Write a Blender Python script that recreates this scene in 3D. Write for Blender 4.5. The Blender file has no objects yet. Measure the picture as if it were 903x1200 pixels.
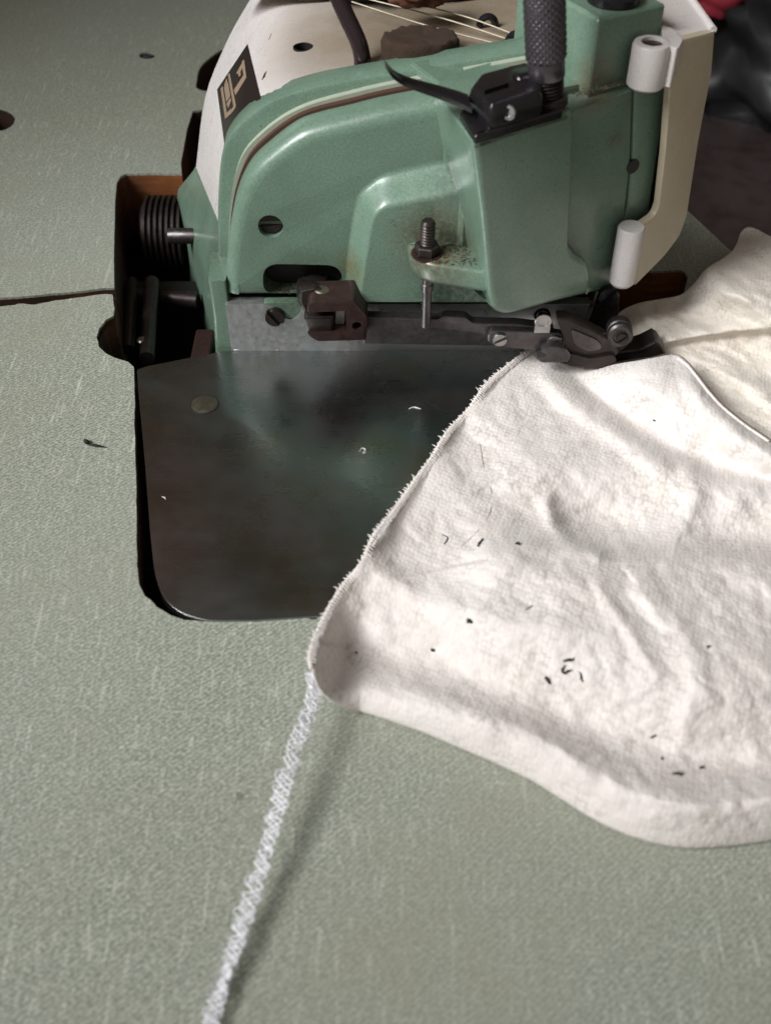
import bpy, bmesh, math, random
import numpy as np
from mathutils import Vector, Matrix, noise
from mathutils.bvhtree import BVHTree
from mathutils.geometry import tessellate_polygon

random.seed(7)
SC = bpy.context.scene
COL = SC.collection
R = math.radians
K = 0.001                     # every coordinate below is written in millimetres

# ------------------------------------------------------------------ camera
CAM = Vector((0.0, -262.0, 200.0))
PITCH = R(46.0)
FPX = 1250.0
CX, CY = 451.5, 600.0
cam_d = bpy.data.cameras.new('camera')
cam_d.sensor_fit = 'VERTICAL'
cam_d.sensor_height = 36.0
cam_d.sensor_width = 36.0
cam_d.lens = FPX / 1200.0 * 36.0
cam_d.clip_start = 0.01
cam_d.clip_end = 50.0
cam_d.dof.use_dof = True
cam_d.dof.focus_distance = 0.322
cam_d.dof.aperture_fstop = 17.0
cam = bpy.data.objects.new('camera', cam_d)
COL.objects.link(cam)
cam.location = CAM * K
cam.rotation_euler = (math.pi / 2 - PITCH, 0, 0)
SC.camera = cam

# ------------------------------------------------------------------ light
world = bpy.data.worlds.new('World')
SC.world = world
world.use_nodes = True
wn = world.node_tree.nodes
wl = world.node_tree.links
bg = wn['Background']
# a dim workshop: brownish dark room, a little lighter towards the window side
tc = wn.new('ShaderNodeTexCoord')
sep = wn.new('ShaderNodeSeparateXYZ')
wl.new(tc.outputs['Generated'], sep.inputs[0])
mr = wn.new('ShaderNodeMapRange')
mr.inputs['From Min'].default_value = -0.9
mr.inputs['From Max'].default_value = 0.6
wl.new(sep.outputs['Y'], mr.inputs['Value'])
cr = wn.new('ShaderNodeValToRGB')
cr.color_ramp.elements[0].color = (0.84, 0.79, 0.72, 1)
cr.color_ramp.elements[1].color = (0.19, 0.14, 0.105, 1)
wl.new(mr.outputs[0], cr.inputs[0])
wl.new(cr.outputs[0], bg.inputs['Color'])
bg.inputs['Strength'].default_value = 0.33


def area(name, loc, target, size, size_y, power, color):
    d = bpy.data.lights.new(name, 'AREA')
    d.shape = 'RECTANGLE'
    d.size = size * K
    d.size_y = size_y * K
    d.energy = power
    d.color = color
    o = bpy.data.objects.new(name, d)
    COL.objects.link(o)
    o.location = Vector(loc) * K
    o.rotation_euler = (Vector(target) - Vector(loc)).to_track_quat('-Z', 'Y').to_euler()
    return o


win = area('window_light', (-520, -270, 600), (130, 25, 0), 420, 480, 1.25, (0.985, 0.99, 1.0))
win.data.spread = R(43)

SC.view_settings.view_transform = 'Standard'
SC.view_settings.look = 'None'
SC.view_settings.exposure = 0.0
SC.view_settings.gamma = 1.0

# ------------------------------------------------------------------ geometry helpers
FW = Vector((0, math.cos(PITCH), -math.sin(PITCH)))
DN = Vector((0, -math.sin(PITCH), -math.cos(PITCH)))


def ray(px, py):
    return FW + Vector((1, 0, 0)) * ((px - CX) / FPX) + DN * ((py - CY) / FPX)


def PY(px, py, Y=0.0):
    d = ray(px, py)
    return CAM + d * ((Y - CAM.y) / d.y)


def PZ(px, py, z=0.0):
    d = ray(px, py)
    return CAM + d * ((z - CAM.z) / d.z)


class Plane:
    """vertical plane through (x, y) running in plan direction (dx, dy)"""

    def __init__(s, x, y, dx, dy):
        s.p = Vector((x, y, 0))
        s.d = Vector((dx, dy, 0)).normalized()
        s.n = Vector((-s.d.y, s.d.x, 0))      # pointing away from the camera

    def at(s, px, py):
        d = ray(px, py)
        return CAM + d * ((s.p - CAM).dot(s.n) / d.dot(s.n))

    def xyz(s, u, z, off=0.0):
        return Vector((s.p.x, s.p.y, 0)) + s.d * u + s.n * off + Vector((0, 0, z))

    def uz(s, p):
        return ((p - s.p).dot(s.d), p.z)


def spline(pts, n=8, closed=False):
    """Catmull-Rom through points of any dimension"""
    P = [Vector(p) for p in pts]
    out = []
    N = len(P)
    rng = N if closed else N - 1
    for i in range(rng):
        p0 = P[(i - 1) % N] if (closed or i > 0) else P[0] * 2 - P[1]
        p1 = P[i]
        p2 = P[(i + 1) % N]
        p3 = P[(i + 2) % N] if (closed or i + 2 < N) else P[-1] * 2 - P[-2]
        for k in range(n):
            t = k / n
            out.append(0.5 * ((2 * p1) + (p2 - p0) * t + (2 * p0 - 5 * p1 + 4 * p2 - p3) * t * t
                              + (3 * p1 - p0 - 3 * p2 + p3) * t * t * t))
    if not closed:
        out.append(P[-1])
    return out


def rounded(pts, r, seg=4):
    """round the corners of a closed 2D polygon; r one number or one per corner"""
    P = [Vector((p[0], p[1])) for p in pts]
    N = len(P)
    out = []
    for i in range(N):
        ri = r[i] if isinstance(r, (list, tuple)) else r
        a, b, c = P[i - 1], P[i], P[(i + 1) % N]
        if ri <= 0:
            out.append(b)
            continue
        d1 = (a - b)
        d2 = (c - b)
        q = min(ri, d1.length * 0.45, d2.length * 0.45)
        s = b + d1.normalized() * q
        e = b + d2.normalized() * q
        for k in range(seg + 1):
            t = k / seg
            out.append(s * (1 - t) ** 2 + b * 2 * t * (1 - t) + e * t * t)
    return out


def signed_area(p):
    return 0.5 * sum(p[i - 1][0] * p[i][1] - p[i][0] * p[i - 1][1] for i in range(len(p)))


def inset(pts, d):
    P = [Vector((p[0], p[1])) for p in pts]
    s = 1 if signed_area(P) > 0 else -1
    out = []
    N = len(P)
    for i in range(N):
        e1 = (P[i] - P[i - 1])
        e2 = (P[(i + 1) % N] - P[i])
        if e1.length < 1e-6:
            e1 = e2
        if e2.length < 1e-6:
            e2 = e1
        n1 = Vector((-e1.y, e1.x)).normalized() * s
        n2 = Vector((-e2.y, e2.x)).normalized() * s
        m = n1 + n2
        if m.length < 1e-4:
            m = n1
        m.normalize()
        out.append(P[i] + m * (d / max(0.5, m.dot(n1))))
    return out


class MB:
    """collects shapes; build() links them as one mesh object"""

    def __init__(s):
        s.v = []
        s.f = []

    def add(s, verts, faces):
        o = len(s.v)
        s.v += [Vector(v) for v in verts]
        s.f += [tuple(i + o for i in f) for f in faces]
        return s

    def loft(s, rings, cap0=True, cap1=True):
        n = len(rings[0])
        vs = [p for r in rings for p in r]
        fs = []
        for k in range(len(rings) - 1):
            for i in range(n):
                j = (i + 1) % n
                fs.append((k * n + i, k * n + j, (k + 1) * n + j, (k + 1) * n + i))
        for cap, k in ((cap0, 0), (cap1, len(rings) - 1)):
            if cap:
                tri = tessellate_polygon([[Vector(p) for p in rings[k]]])
                fs += [tuple(k * n + a for a in t) for t in tri]
        return s.add(vs, fs)

    def sheet(s, grid):
        """open grid of points grid[row][col]"""
        nr, nc = len(grid), len(grid[0])
        vs = [p for r in grid for p in r]
        fs = [(r * nc + c, r * nc + c + 1, (r + 1) * nc + c + 1, (r + 1) * nc + c)
              for r in range(nr - 1) for c in range(nc - 1)]
        return s.add(vs, fs)

    def prism(s, pts, fn, a, b):
        """2D polygon extruded between depths a and b; fn(u, v, depth) -> point"""
        return s.loft([[fn(p[0], p[1], a) for p in pts], [fn(p[0], p[1], b) for p in pts]])

    def profile(s, pts, fn, prof):
        """rings inset by prof[k][0] at depth prof[k][1]"""
        return s.loft([[fn(p[0], p[1], d) for p in inset(pts, i)] for i, d in prof])

    def holed(s, outer, holes, fn, a, b):
        loops = [outer] + holes
        flat = [p for l in loops for p in l]
        n = len(flat)
        tri = tessellate_polygon([[Vector((p[0], p[1], 0)) for p in l] for l in loops])
        vs = [fn(p[0], p[1], a) for p in flat] + [fn(p[0], p[1], b) for p in flat]
        fs = [tuple(t) for t in tri] + [tuple(i + n for i in reversed(t)) for t in tri]
        o = 0
        for l in loops:
            m = len(l)
            for i in range(m):
                j = (i + 1) % m
                fs.append((o + i, o + j, o + j + n, o + i + n))
            o += m
        return s.add(vs, fs)

    def tube(s, path, r, sides=10, caps=True):
        P = [Vector(p) for p in path]
        N = len(P)
        rr = r if isinstance(r, (list, tuple)) else [r] * N
        t = (P[1] - P[0]).normalized()
        up = Vector((0, 0, 1)) if abs(t.z) < 0.9 else Vector((1, 0, 0))
        n = t.cross(up).normalized()
        rings = []
        for i in range(N):
            tt = (P[min(i + 1, N - 1)] - P[max(i - 1, 0)]).normalized()
            n = (n - tt * n.dot(tt)).normalized()
            b = tt.cross(n)
            rings.append([P[i] + (n * math.cos(2 * math.pi * k / sides) + b * math.sin(2 * math.pi * k / sides)) * rr[i]
                          for k in range(sides)])
        return s.loft(rings, caps, caps)

    def lathe(s, base, axis, prof, sides=32, phase=0.0):
        """prof: list of (radius, height) along axis from base"""
        a = Vector(axis).normalized()
        up = Vector((0, 0, 1)) if abs(a.z) < 0.9 else Vector((1, 0, 0))
        n = a.cross(up).normalized()
        b = a.cross(n)
        B = Vector(base)
        rings = [[B + a * h + (n * math.cos(phase + 2 * math.pi * k / sides)
                               + b * math.sin(phase + 2 * math.pi * k / sides)) * r for k in range(sides)]
                 for r, h in prof]
        return s.loft(rings)

    def box(s, c, size, rz=0.0):
        c = Vector(c)
        m = Matrix.Rotation(rz, 3, 'Z')
        x, y, z = (q / 2 for q in size)
        vs = [c + m @ Vector((sx * x, sy * y, sz * z)) for sz in (-1, 1) for sx, sy in ((-1, -1), (1, -1), (1, 1), (-1, 1))]
        return s.add(vs, [(0, 3, 2, 1), (4, 5, 6, 7), (0, 1, 5, 4), (1, 2, 6, 5), (2, 3, 7, 6), (3, 0, 4, 7)])

    def build(s, name, mat, parent=None, bevel=0.0, seg=2, angle=32, org=None):
        o0 = Vector(org) if org is not None else (Vector(parent['org']) if parent is not None else Vector((0, 0, 0)))
        me = bpy.data.meshes.new(name)
        me.from_pydata([tuple((v - o0) * K) for v in s.v], [], s.f)
        bm = bmesh.new()
        bm.from_mesh(me)
        bmesh.ops.remove_doubles(bm, verts=bm.verts, dist=1e-7)
        bmesh.ops.recalc_face_normals(bm, faces=bm.faces)
        bm.to_mesh(me)
        bm.free()
        me.materials.append(mat)
        me.shade_smooth()
        me.set_sharp_from_angle(angle=R(angle))
        ob = bpy.data.objects.new(name, me)
        COL.objects.link(ob)
        ob['org'] = tuple(o0)
        if parent is not None:
            ob.parent = parent
        elif org is not None:
            ob.location = o0 * K
        if bevel > 0:
            b = ob.modifiers.new('bevel', 'BEVEL')
            b.width = bevel * K
            b.segments = seg
            b.limit_method = 'ANGLE'
            b.angle_limit = R(28)
            b.harden_normals = True
        return ob


def freeze(ob):
    dg = bpy.context.evaluated_depsgraph_get()
    dg.update()
    me = bpy.data.meshes.new_from_object(ob.evaluated_get(dg))
    ob.modifiers.clear()
    old = ob.data
    ob.data = me
    bpy.data.meshes.remove(old)


def carve(ob, cutter_mb, parent, mat):
    """cut a real hole into ob"""
    c = cutter_mb.build('cutter', mat, parent)
    bpy.context.view_layer.update()
    m = ob.modifiers.new('cut', 'BOOLEAN')
    m.operation = 'DIFFERENCE'
    m.solver = 'EXACT'
    m.object = c
    freeze(ob)
    bpy.data.objects.remove(c, do_unlink=True)
    ob.data.shade_smooth()
    ob.data.set_sharp_from_angle(angle=R(32))


def tag(o, label=None, cat=None, group=None, kind=None):
    if label:
        o['label'] = label
    if cat:
        o['category'] = cat
    if group:
        o['group'] = group
    if kind:
        o['kind'] = kind
    return o


def thing(name, loc, label, cat, group=None):
    o = bpy.data.objects.new(name, None)
    o.empty_display_size = 0.02
    COL.objects.link(o)
    o.location = Vector(loc) * K
    o['org'] = tuple(loc)
    return tag(o, label, cat, group)


def clean_org():
    for o in bpy.data.objects:
        if 'org' in o:
            del o['org']


# ------------------------------------------------------------------ materials
class NT:
    def __init__(s, name):
        s.m = bpy.data.materials.new(name)
        s.m.use_nodes = True
        s.t = s.m.node_tree
        s.b = s.t.nodes['Principled BSDF']
        c = s.t.nodes.new('ShaderNodeTexCoord')
        mp = s.t.nodes.new('ShaderNodeMapping')
        mp.inputs['Scale'].default_value = (1 / K,) * 3
        s.t.links.new(c.outputs['Object'], mp.inputs['Vector'])
        s.co = mp.outputs[0]

    def n(s, t, **kw):
        x = s.t.nodes.new(t)
        for k, v in kw.items():
            setattr(x, k, v)
        return x

    def set(s, sock, v):
        if hasattr(v, 'is_output') or isinstance(v, bpy.types.NodeSocket):
            s.t.links.new(v, sock)
        else:
            sock.default_value = v

    def scaled(s, sx, sy, sz, rot=(0, 0, 0)):
        m = s.n('ShaderNodeMapping')
        m.inputs['Scale'].default_value = (sx, sy, sz)
        m.inputs['Rotation'].default_value = rot
        s.t.links.new(s.co, m.inputs['Vector'])
        return m.outputs[0]

    def noise(s, scale, detail=3, rough=0.55, co=None, dist=0.0):
        x = s.n('ShaderNodeTexNoise')
        s.t.links.new(co or s.co, x.inputs['Vector'])
        x.inputs['Scale'].default_value = scale
        x.inputs['Detail'].default_value = detail
        x.inputs['Roughness'].default_value = rough
        x.inputs['Distortion'].default_value = dist
        return x.outputs['Fac']

    def voro(s, scale, co=None, feature='F1'):
        x = s.n('ShaderNodeTexVoronoi', feature=feature)
        s.t.links.new(co or s.co, x.inputs['Vector'])
        x.inputs['Scale'].default_value = scale
        return x.outputs['Distance']

    def rng(s, v, a, b, c=0.0, d=1.0):
        x = s.n('ShaderNodeMapRange')
        s.set(x.inputs['Value'], v)
        for nme, q in (('From Min', a), ('From Max', b), ('To Min', c), ('To Max', d)):
            x.inputs[nme].default_value = q
        return x.outputs[0]

    def math(s, op, a, b=0.0):
        x = s.n('ShaderNodeMath', operation=op)
        s.set(x.inputs[0], a)
        s.set(x.inputs[1], b)
        return x.outputs[0]

    def mix(s, f, a, b):
        x = s.n('ShaderNodeMix', data_type='RGBA')
        s.set(x.inputs[0], f)
        s.set(x.inputs[6], a if not isinstance(a, tuple) else (*a, 1)[:4])
        s.set(x.inputs[7], b if not isinstance(b, tuple) else (*b, 1)[:4])
        return x.outputs[2]

    def near(s, p, r, org=(0, 0, 0)):
        """1 at point p falling to 0 at radius r (a stain, tint or painted shade with its own place)"""
        d = s.n('ShaderNodeVectorMath', operation='DISTANCE')
        s.t.links.new(s.co, d.inputs[0])
        d.inputs[1].default_value = Vector(p) - Vector(org)
        return s.rng(d.outputs['Value'], r, r * 0.3)

    def bump(s, h, strength=0.3, dist=0.2):
        x = s.n('ShaderNodeBump')
        x.inputs['Strength'].default_value = strength
        x.inputs['Distance'].default_value = dist * K
        s.t.links.new(h, x.inputs['Height'])
        s.t.links.new(x.outputs[0], s.b.inputs['Normal'])

    def out(s, color=None, rough=None, metal=None, spec=None, coat=None):
        for nme, v in (('Base Color', color), ('Roughness', rough), ('Metallic', metal),
                       ('Specular IOR Level', spec), ('Coat Weight', coat)):
            if v is not None:
                s.set(s.b.inputs[nme], (*v, 1) if isinstance(v, tuple) and len(v) == 3 else v)
        return s.m


ORG = (0.0, 30.0, 0.0)      # base of the machine


def paint(name, c1, c2, rough=0.38, stains_and_shade=(), grime=0.35, coat=0.0, grain=0.75):
    m = NT(name)
    sp = m.rng(m.noise(1.6, 2, 0.6), 0.42, 0.62)
    col = m.mix(sp, c1, c2)
    big = m.rng(m.noise(0.05, 4, 0.6), 0.45, 0.75)
    col = m.mix(m.math('MULTIPLY', big, grime), col, tuple(q * 0.62 for q in c1))
    dots = m.rng(m.noise(0.9, 2, 0.5), 0.70, 0.74)
    col = m.mix(m.math('MULTIPLY', dots, 0.55 if c1[0] < 0.3 else 0.16), col, (0.05, 0.035, 0.02))
    chip = m.math('MULTIPLY', m.rng(m.noise(0.22, 3, 0.6), 0.73, 0.745), 0.7)
    col = m.mix(chip, col, (0.07, 0.055, 0.04))
    for p, r, sc, st in stains_and_shade:
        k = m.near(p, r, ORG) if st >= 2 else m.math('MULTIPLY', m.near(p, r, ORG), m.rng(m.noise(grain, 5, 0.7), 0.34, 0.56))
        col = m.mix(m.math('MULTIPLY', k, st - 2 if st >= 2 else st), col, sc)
    m.bump(m.noise(1.1, 3, 0.6), 0.20, 0.25)
    m.b.inputs['Coat Roughness'].default_value = 0.16
    return m.out(col, m.rng(m.noise(0.4, 3), 0.3, 0.7, rough - 0.06, rough + 0.12), 0.0, 0.5, coat)


def metal(name, col, rough=0.3, met=1.0, bump=0.1, var=0.4, col2=None):
    m = NT(name)
    v = m.rng(m.noise(0.35, 4, 0.65), 0.35, 0.7)
    c = m.mix(m.math('MULTIPLY', v, var), col, col2 or tuple(q * 0.35 for q in col))
    m.bump(m.noise(1.3, 3), bump, 0.15)
    return m.out(c, m.rng(m.noise(0.6, 3), 0.3, 0.7, rough * 0.75, rough * 1.3), met)


def plain(name, col, rough=0.6, var=0.3, bump=0.1, scale=0.5):
    m = NT(name)
    c = m.mix(m.math('MULTIPLY', m.noise(scale, 4, 0.65), var), col, tuple(q * 0.3 for q in col))
    m.bump(m.noise(scale * 3, 3), bump, 0.2)
    return m.out(c, rough)


def laminate(name, tint=1.0):
    m = NT(name)
    # fine irregular linen print: warp and weft threads of varying shade
    warp = m.noise(1.0, 2, 0.55, m.scaled(1.9, 0.42, 1))
    weft = m.noise(1.0, 2, 0.55, m.scaled(0.46, 1.9, 1))
    fleck = m.noise(1.0, 2, 0.6, m.scaled(1.15, 1.85, 1, (0, 0, R(-40))))
    slub = m.noise(1.0, 3, 0.6, m.scaled(0.85, 0.085, 1))
    slubh = m.noise(1.0, 3, 0.6, m.scaled(0.10, 0.85, 1))
    f = m.math('ADD', m.math('MULTIPLY', warp, 0.26), m.math('MULTIPLY', weft, 0.20))
    f = m.math('ADD', f, m.math('MULTIPLY', fleck, 0.82))
    wv = m.n('ShaderNodeTexWave', wave_type='BANDS', bands_direction='X')
    m.t.links.new(m.scaled(1, 1, 1, (0, 0, R(48))), wv.inputs['Vector'])
    wv.inputs['Scale'].default_value = 0.30
    wv.inputs['Distortion'].default_value = 3.2
    wv.inputs['Detail'].default_value = 2.0
    wv.inputs['Detail Scale'].default_value = 2.6
    f = m.math('ADD', m.math('MULTIPLY', f, 0.91), m.math('MULTIPLY', wv.outputs['Fac'], 0.09))
    f = m.rng(f, 0.47, 0.80)
    hi = m.rng(m.noise(1.0, 2, 0.6, m.scaled(1.15, 1.45, 1, (0, 0, R(35)))), 0.60, 0.72)
    f = m.math('ADD', m.math('MULTIPLY', f, 0.8), m.math('MULTIPLY', hi, 0.42))
    f = m.math('ADD', m.math('MULTIPLY', f, 0.85), m.rng(slub, 0.57, 0.72, 0, 0.34))
    f = m.math('ADD', f, m.rng(slubh, 0.59, 0.74, 0, 0.20))
    cr = m.n('ShaderNodeValToRGB')
    e = cr.color_ramp.elements
    t = tint
    e[0].color = (0.150 * t, 0.168 * t, 0.130 * t, 1)
    e[1].color = (0.52 * t, 0.532 * t, 0.46 * t, 1)
    e[0].position, e[1].position = 0.12, 1.0
    m.t.links.new(f, cr.inputs[0])
    wear = m.rng(m.noise(0.018, 5, 0.6), 0.42, 0.70)
    big = m.rng(m.noise(0.009, 3, 0.5), 0.35, 0.65)
    cool = m.mix(m.math('MULTIPLY', big, 0.30), cr.outputs[0], (0.30 * t, 0.345 * t, 0.315 * t))
    scr = m.rng(m.noise(1.0, 1, 0.4, m.scaled(0.55, 0.02, 1, (0, 0, R(-12)))), 0.735, 0.755)
    cool = m.mix(m.math('MULTIPLY', scr, m.rng(m.noise(0.03, 2), 0.45, 0.6, 0, 0.35)), cool, (0.56 * t, 0.56 * t, 0.50 * t))
    col = m.mix(m.math('MULTIPLY', wear, 0.42), cool, (0.23 * t, 0.218 * t, 0.155 * t))
    spots = m.rng(m.noise(0.11, 2, 0.4), 0.775, 0.79)
    col = m.mix(m.math('MULTIPLY', spots, 0.5), col, (0.10, 0.08, 0.04))
    m.bump(f, 0.05, 0.1)
    return m.out(col, m.rng(m.noise(0.03, 3), 0.3, 0.7, 0.48, 0.62), 0, 0.4)


def wood(name, c1, c2, sc=(0.05, 0.05, 0.9), soak=None):
    m = NT(name)
    g = m.noise(1.0, 5, 0.65, m.scaled(*sc), 0.6)
    c = m.mix(m.rng(g, 0.3, 0.7), c1, c2)
    dk = m.rng(m.noise(0.06, 4, 0.6), 0.45, 0.7)
    c = m.mix(m.math('MULTIPLY', dk, 0.6), c, tuple(q * 0.25 for q in c1))
    if soak:
        clean = None
        for p, r in soak:
            k = m.near(p, r, (0, 0, -27))
            clean = k if clean is None else m.math('MAXIMUM', clean, k)
        c = m.mix(clean, m.mix(m.rng(g, 0.3, 0.7), (0.050, 0.022, 0.012), (0.022, 0.012, 0.008)), c)
    m.bump(g, 0.2, 0.3)
    return m.out(c, 0.55)


def fabric(name, c, c2):
    m = NT(name)
    vx = m.n('ShaderNodeTexVoronoi', feature='F1')
    m.t.links.new(m.scaled(0.95, 0.70, 0.8, (0, 0, R(24))), vx.inputs['Vector'])
    vx.inputs['Scale'].default_value = 1.0
    vx.inputs['Randomness'].default_value = 0.55
    w = vx.outputs['Distance']
    fz = m.noise(2.2, 4, 0.7)
    mott = m.rng(m.noise(0.06, 5, 0.6), 0.35, 0.7)
    col = m.mix(m.math('MULTIPLY', mott, 0.5), c, c2)
    dots = m.math('MULTIPLY', m.rng(w, 0.50, 0.72), m.rng(m.noise(0.10, 4), 0.40, 0.62))
    col = m.mix(m.math('MULTIPLY', dots, 0.50), col, tuple(q * 0.55 for q in c2))
    fib = m.rng(m.noise(1.3, 4, 0.7), 0.40, 0.75)
    col = m.mix(m.math('MULTIPLY', fib, 0.22), col, tuple(q * 0.72 for q in c2))
    sl = m.rng(m.noise(1.0, 2, 0.5, m.scaled(0.9, 0.12, 0.9, (0, 0, R(25)))), 0.66, 0.74)
    col = m.mix(m.math('MULTIPLY', sl, 0.16), col, tuple(q * 0.45 for q in c2))
    h = m.math('ADD', m.math('MULTIPLY', w, -1.3), m.math('MULTIPLY', fz, 1.1))
    h = m.math('ADD', h, m.math('MULTIPLY', m.noise(0.35, 4, 0.6), 0.7))
    m.bump(h, 0.34, 0.42)
    m.b.inputs['Sheen Weight'].default_value = 0.12
    m.b.inputs['Sheen Roughness'].default_value = 0.6
    return m.out(col, 0.95, 0, 0.15)


def polished(name):
    m = NT(name)
    br = m.noise(1.0, 3, 0.6, m.scaled(0.025, 2.2, 1))
    pat = m.rng(m.noise(0.035, 4, 0.6), 0.3, 0.75)
    col = m.mix(pat, (0.34, 0.335, 0.345), (0.41, 0.43, 0.425))
    tm = m.rng(m.noise(0.028, 3, 0.5), 0.40, 0.62)
    col = m.mix(m.math('MULTIPLY', tm, 0.7), col, (0.25, 0.335, 0.325))
    tm2 = m.rng(m.noise(0.035, 3, 0.5, m.scaled(1, 1.3, 5)), 0.50, 0.66)
    col = m.mix(m.math('MULTIPLY', tm2, 0.55), col, (0.33, 0.30, 0.20))
    col = m.mix(m.math('MULTIPLY', m.near((-78, -80, 0), 50, ORG), 0.8), col, (0.46, 0.36, 0.345))
    scr = m.rng(m.noise(1.0, 2, 0.5, m.scaled(0.09, 3.0, 1, (0, 0, R(9)))), 0.74, 0.78)
    spk = m.rng(m.noise(0.55, 2, 0.5), 0.77, 0.80)
    col = m.mix(m.math('MULTIPLY', scr, 0.4), col, (0.42, 0.41, 0.38))
    col = m.mix(m.math('MULTIPLY', spk, 0.5), col, (0.5, 0.49, 0.46))
    m.bump(br, 0.012, 0.05)
    r = m.math('ADD', m.rng(m.noise(0.05, 4, 0.6), 0.3, 0.75, 0.20, 0.32), m.math('MULTIPLY', br, 0.06))
    return m.out(col, r, 1.0)


G1, G2 = (0.112, 0.178, 0.130), (0.140, 0.216, 0.160)
BROWN = (0.085, 0.055, 0.028)
STAINS = [((13, -12, 43), 15, BROWN, 0.95), ((-8, -1, 30), 8, (0.13, 0.10, 0.03), 0.7),
          ((52, -2, 83), 9, (0.15, 0.10, 0.055), 0.8), ((20, -8, 22), 18, (0.03, 0.05, 0.03), 0.8),
          ((-24, 0, 21), 16, (0.05, 0.06, 0.03), 0.6), ((60, -1, 68), 4, BROWN, 0.6),
          ((17, -6, 62), 9, (0.04, 0.05, 0.03), 0.6), ((-52, 20, 8), 26, (0.06, 0.06, 0.035), 0.7)]
M = dict(
    green=paint('green_hammered_paint', G1, G2, 0.33, STAINS, 0.45, 0.28),
    white=paint('white_enamel', (0.58, 0.545, 0.535), (0.62, 0.585, 0.575), 0.30, [((-10, 40, 84), 34, (0.33, 0.28, 0.22), 2.7), ((26, 48, 84), 74, (0.20, 0.158, 0.11), 2.9), ((22, 48, 82), 58, (0.20, 0.155, 0.10), 0.7)], 0.22, 0.0, 0.09),  # browned top: grime, with shade also put into the colour
    cream=paint('cream_enamel_shaded', (0.455, 0.39, 0.285), (0.485, 0.42, 0.31), 0.34, (), 0.25),  # guard's white enamel darkened and warmed: its shade is in the colour
    stripe=plain('cream_gasket_plate', (0.36, 0.40, 0.31), 0.5, 0.4, 0.1, 0.3),
    gasket=plain('brown_gasket', (0.07, 0.028, 0.016), 0.65, 0.6, 0.4, 0.5),
    black=metal('black_enamel', (0.010, 0.009, 0.010), 0.22, 0.0, 0.08, 0.3),
    rod=metal('dark_glossy_rod', (0.022, 0.012, 0.014), 0.16, 0.0, 0.05, 0.3),
    knurl=metal('knurled_dark_steel', (0.13, 0.115, 0.13), 0.30, 0.8, 0.1, 0.4),
    dark=metal('dark_oily_steel', (0.050, 0.042, 0.040), 0.38, 0.7, 0.25, 0.6, (0.03, 0.018, 0.012)),
    blued=metal('grey_blued_steel', (0.115, 0.108, 0.110), 0.36, 0.85, 0.12, 0.5, (0.05, 0.03, 0.026)),
    brown=metal('browned_casting', (0.052, 0.027, 0.023), 0.38, 0.45, 0.3, 0.6, (0.022, 0.014, 0.012)),
    steel=metal('bright_steel', (0.40, 0.39, 0.38), 0.32, 1.0, 0.05, 0.25),
    strip=metal('satin_steel_strip', (0.52, 0.52, 0.515), 0.36, 0.85, 0.01, 0.05),
    brass=metal('dull_brass', (0.17, 0.15, 0.11), 0.4, 0.8, 0.1, 0.4),
    plate=polished('polished_dark_plate'),
    void=plain('black_hole_shade', (0.008, 0.007, 0.006), 0.6, 0.3, 0.3),  # black for hole insides and gaps: their shade is put into the colour
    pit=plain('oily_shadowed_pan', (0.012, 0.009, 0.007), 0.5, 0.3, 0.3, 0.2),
    badge=plain('badge_black', (0.014, 0.010, 0.009), 0.35, 0.2, 0.05),
    badge_ink=plain('badge_tan', (0.26, 0.19, 0.13), 0.45, 0.2, 0.05),
    foam=plain('oil_soaked_felt', (0.040, 0.020, 0.009), 0.95, 0.8, 1.0, 0.5),
    lam=laminate('linen_laminate_back', 1.12),
    lam2=laminate('linen_laminate_front', 1.14),
    core=wood('orange_plywood', (0.33, 0.115, 0.036), (0.17, 0.055, 0.018), soak=[((-72, 108, -6), 34), ((92, 46, -10), 60), ((-96, 22, -6), 12)]),
    cloth=fabric('cream_flannel', (0.71, 0.665, 0.635), (0.655, 0.595, 0.54)),
    cloth2=fabric('cream_flannel_rear', (0.73, 0.675, 0.60), (0.66, 0.60, 0.515)),  # same flannel; the warm light at the back is put into its colour
    thread=plain('white_thread', (0.86, 0.86, 0.90), 0.85, 0.1, 0.3, 3.0),
    dirt=plain('oily_lint', (0.060, 0.040, 0.024), 0.9, 0.6, 0.3, 1.0),
    dust=plain('dusty_lint', (0.20, 0.165, 0.11), 0.9, 0.6, 0.3, 1.0),
    lint=plain('dark_lint', (0.018, 0.014, 0.013), 0.9, 0.3, 0.3),
    hair=plain('grey_fibre', (0.30, 0.27, 0.24), 0.8, 0.2, 0.1),
    varnish=wood('dark_varnished_wood', (0.060, 0.040, 0.036), (0.040, 0.032, 0.034), (0.9, 0.02, 0.1)),
    bag=plain('black_plastic_bag', (0.013, 0.013, 0.014), 0.42, 0.4, 0.5, 0.05),
    red=plain('red_cloth', (0.32, 0.018, 0.035), 0.8, 0.5, 0.3, 0.1),
    rust=plain('rust_orange_scrap', (0.12, 0.04, 0.02), 0.8, 0.5, 0.3, 0.1),
)
M['varnish'].node_tree.nodes['Principled BSDF'].inputs['Roughness'].default_value = 0.40


def xy(u, v, d):
    return Vector((u, v, d))


def xz(u, v, d):
    return Vector((u, d, v))


def pxz(pts, z=0.0):
    return [Vector(PZ(x, y, z).xy) for x, y in pts]


def pxy(pts, Y=0.0):
    """pixels on the plane Y -> (x, z)"""
    return [Vector((PY(a, b, Y).x, PY(a, b, Y).z)) for a, b in pts]


# ================================================================== SETTING: floor
fl = MB()
fl.box((100, 300, -742), (5000, 5000, 20))
tag(fl.build('floor', M['varnish'], bevel=0), kind='structure')

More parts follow.
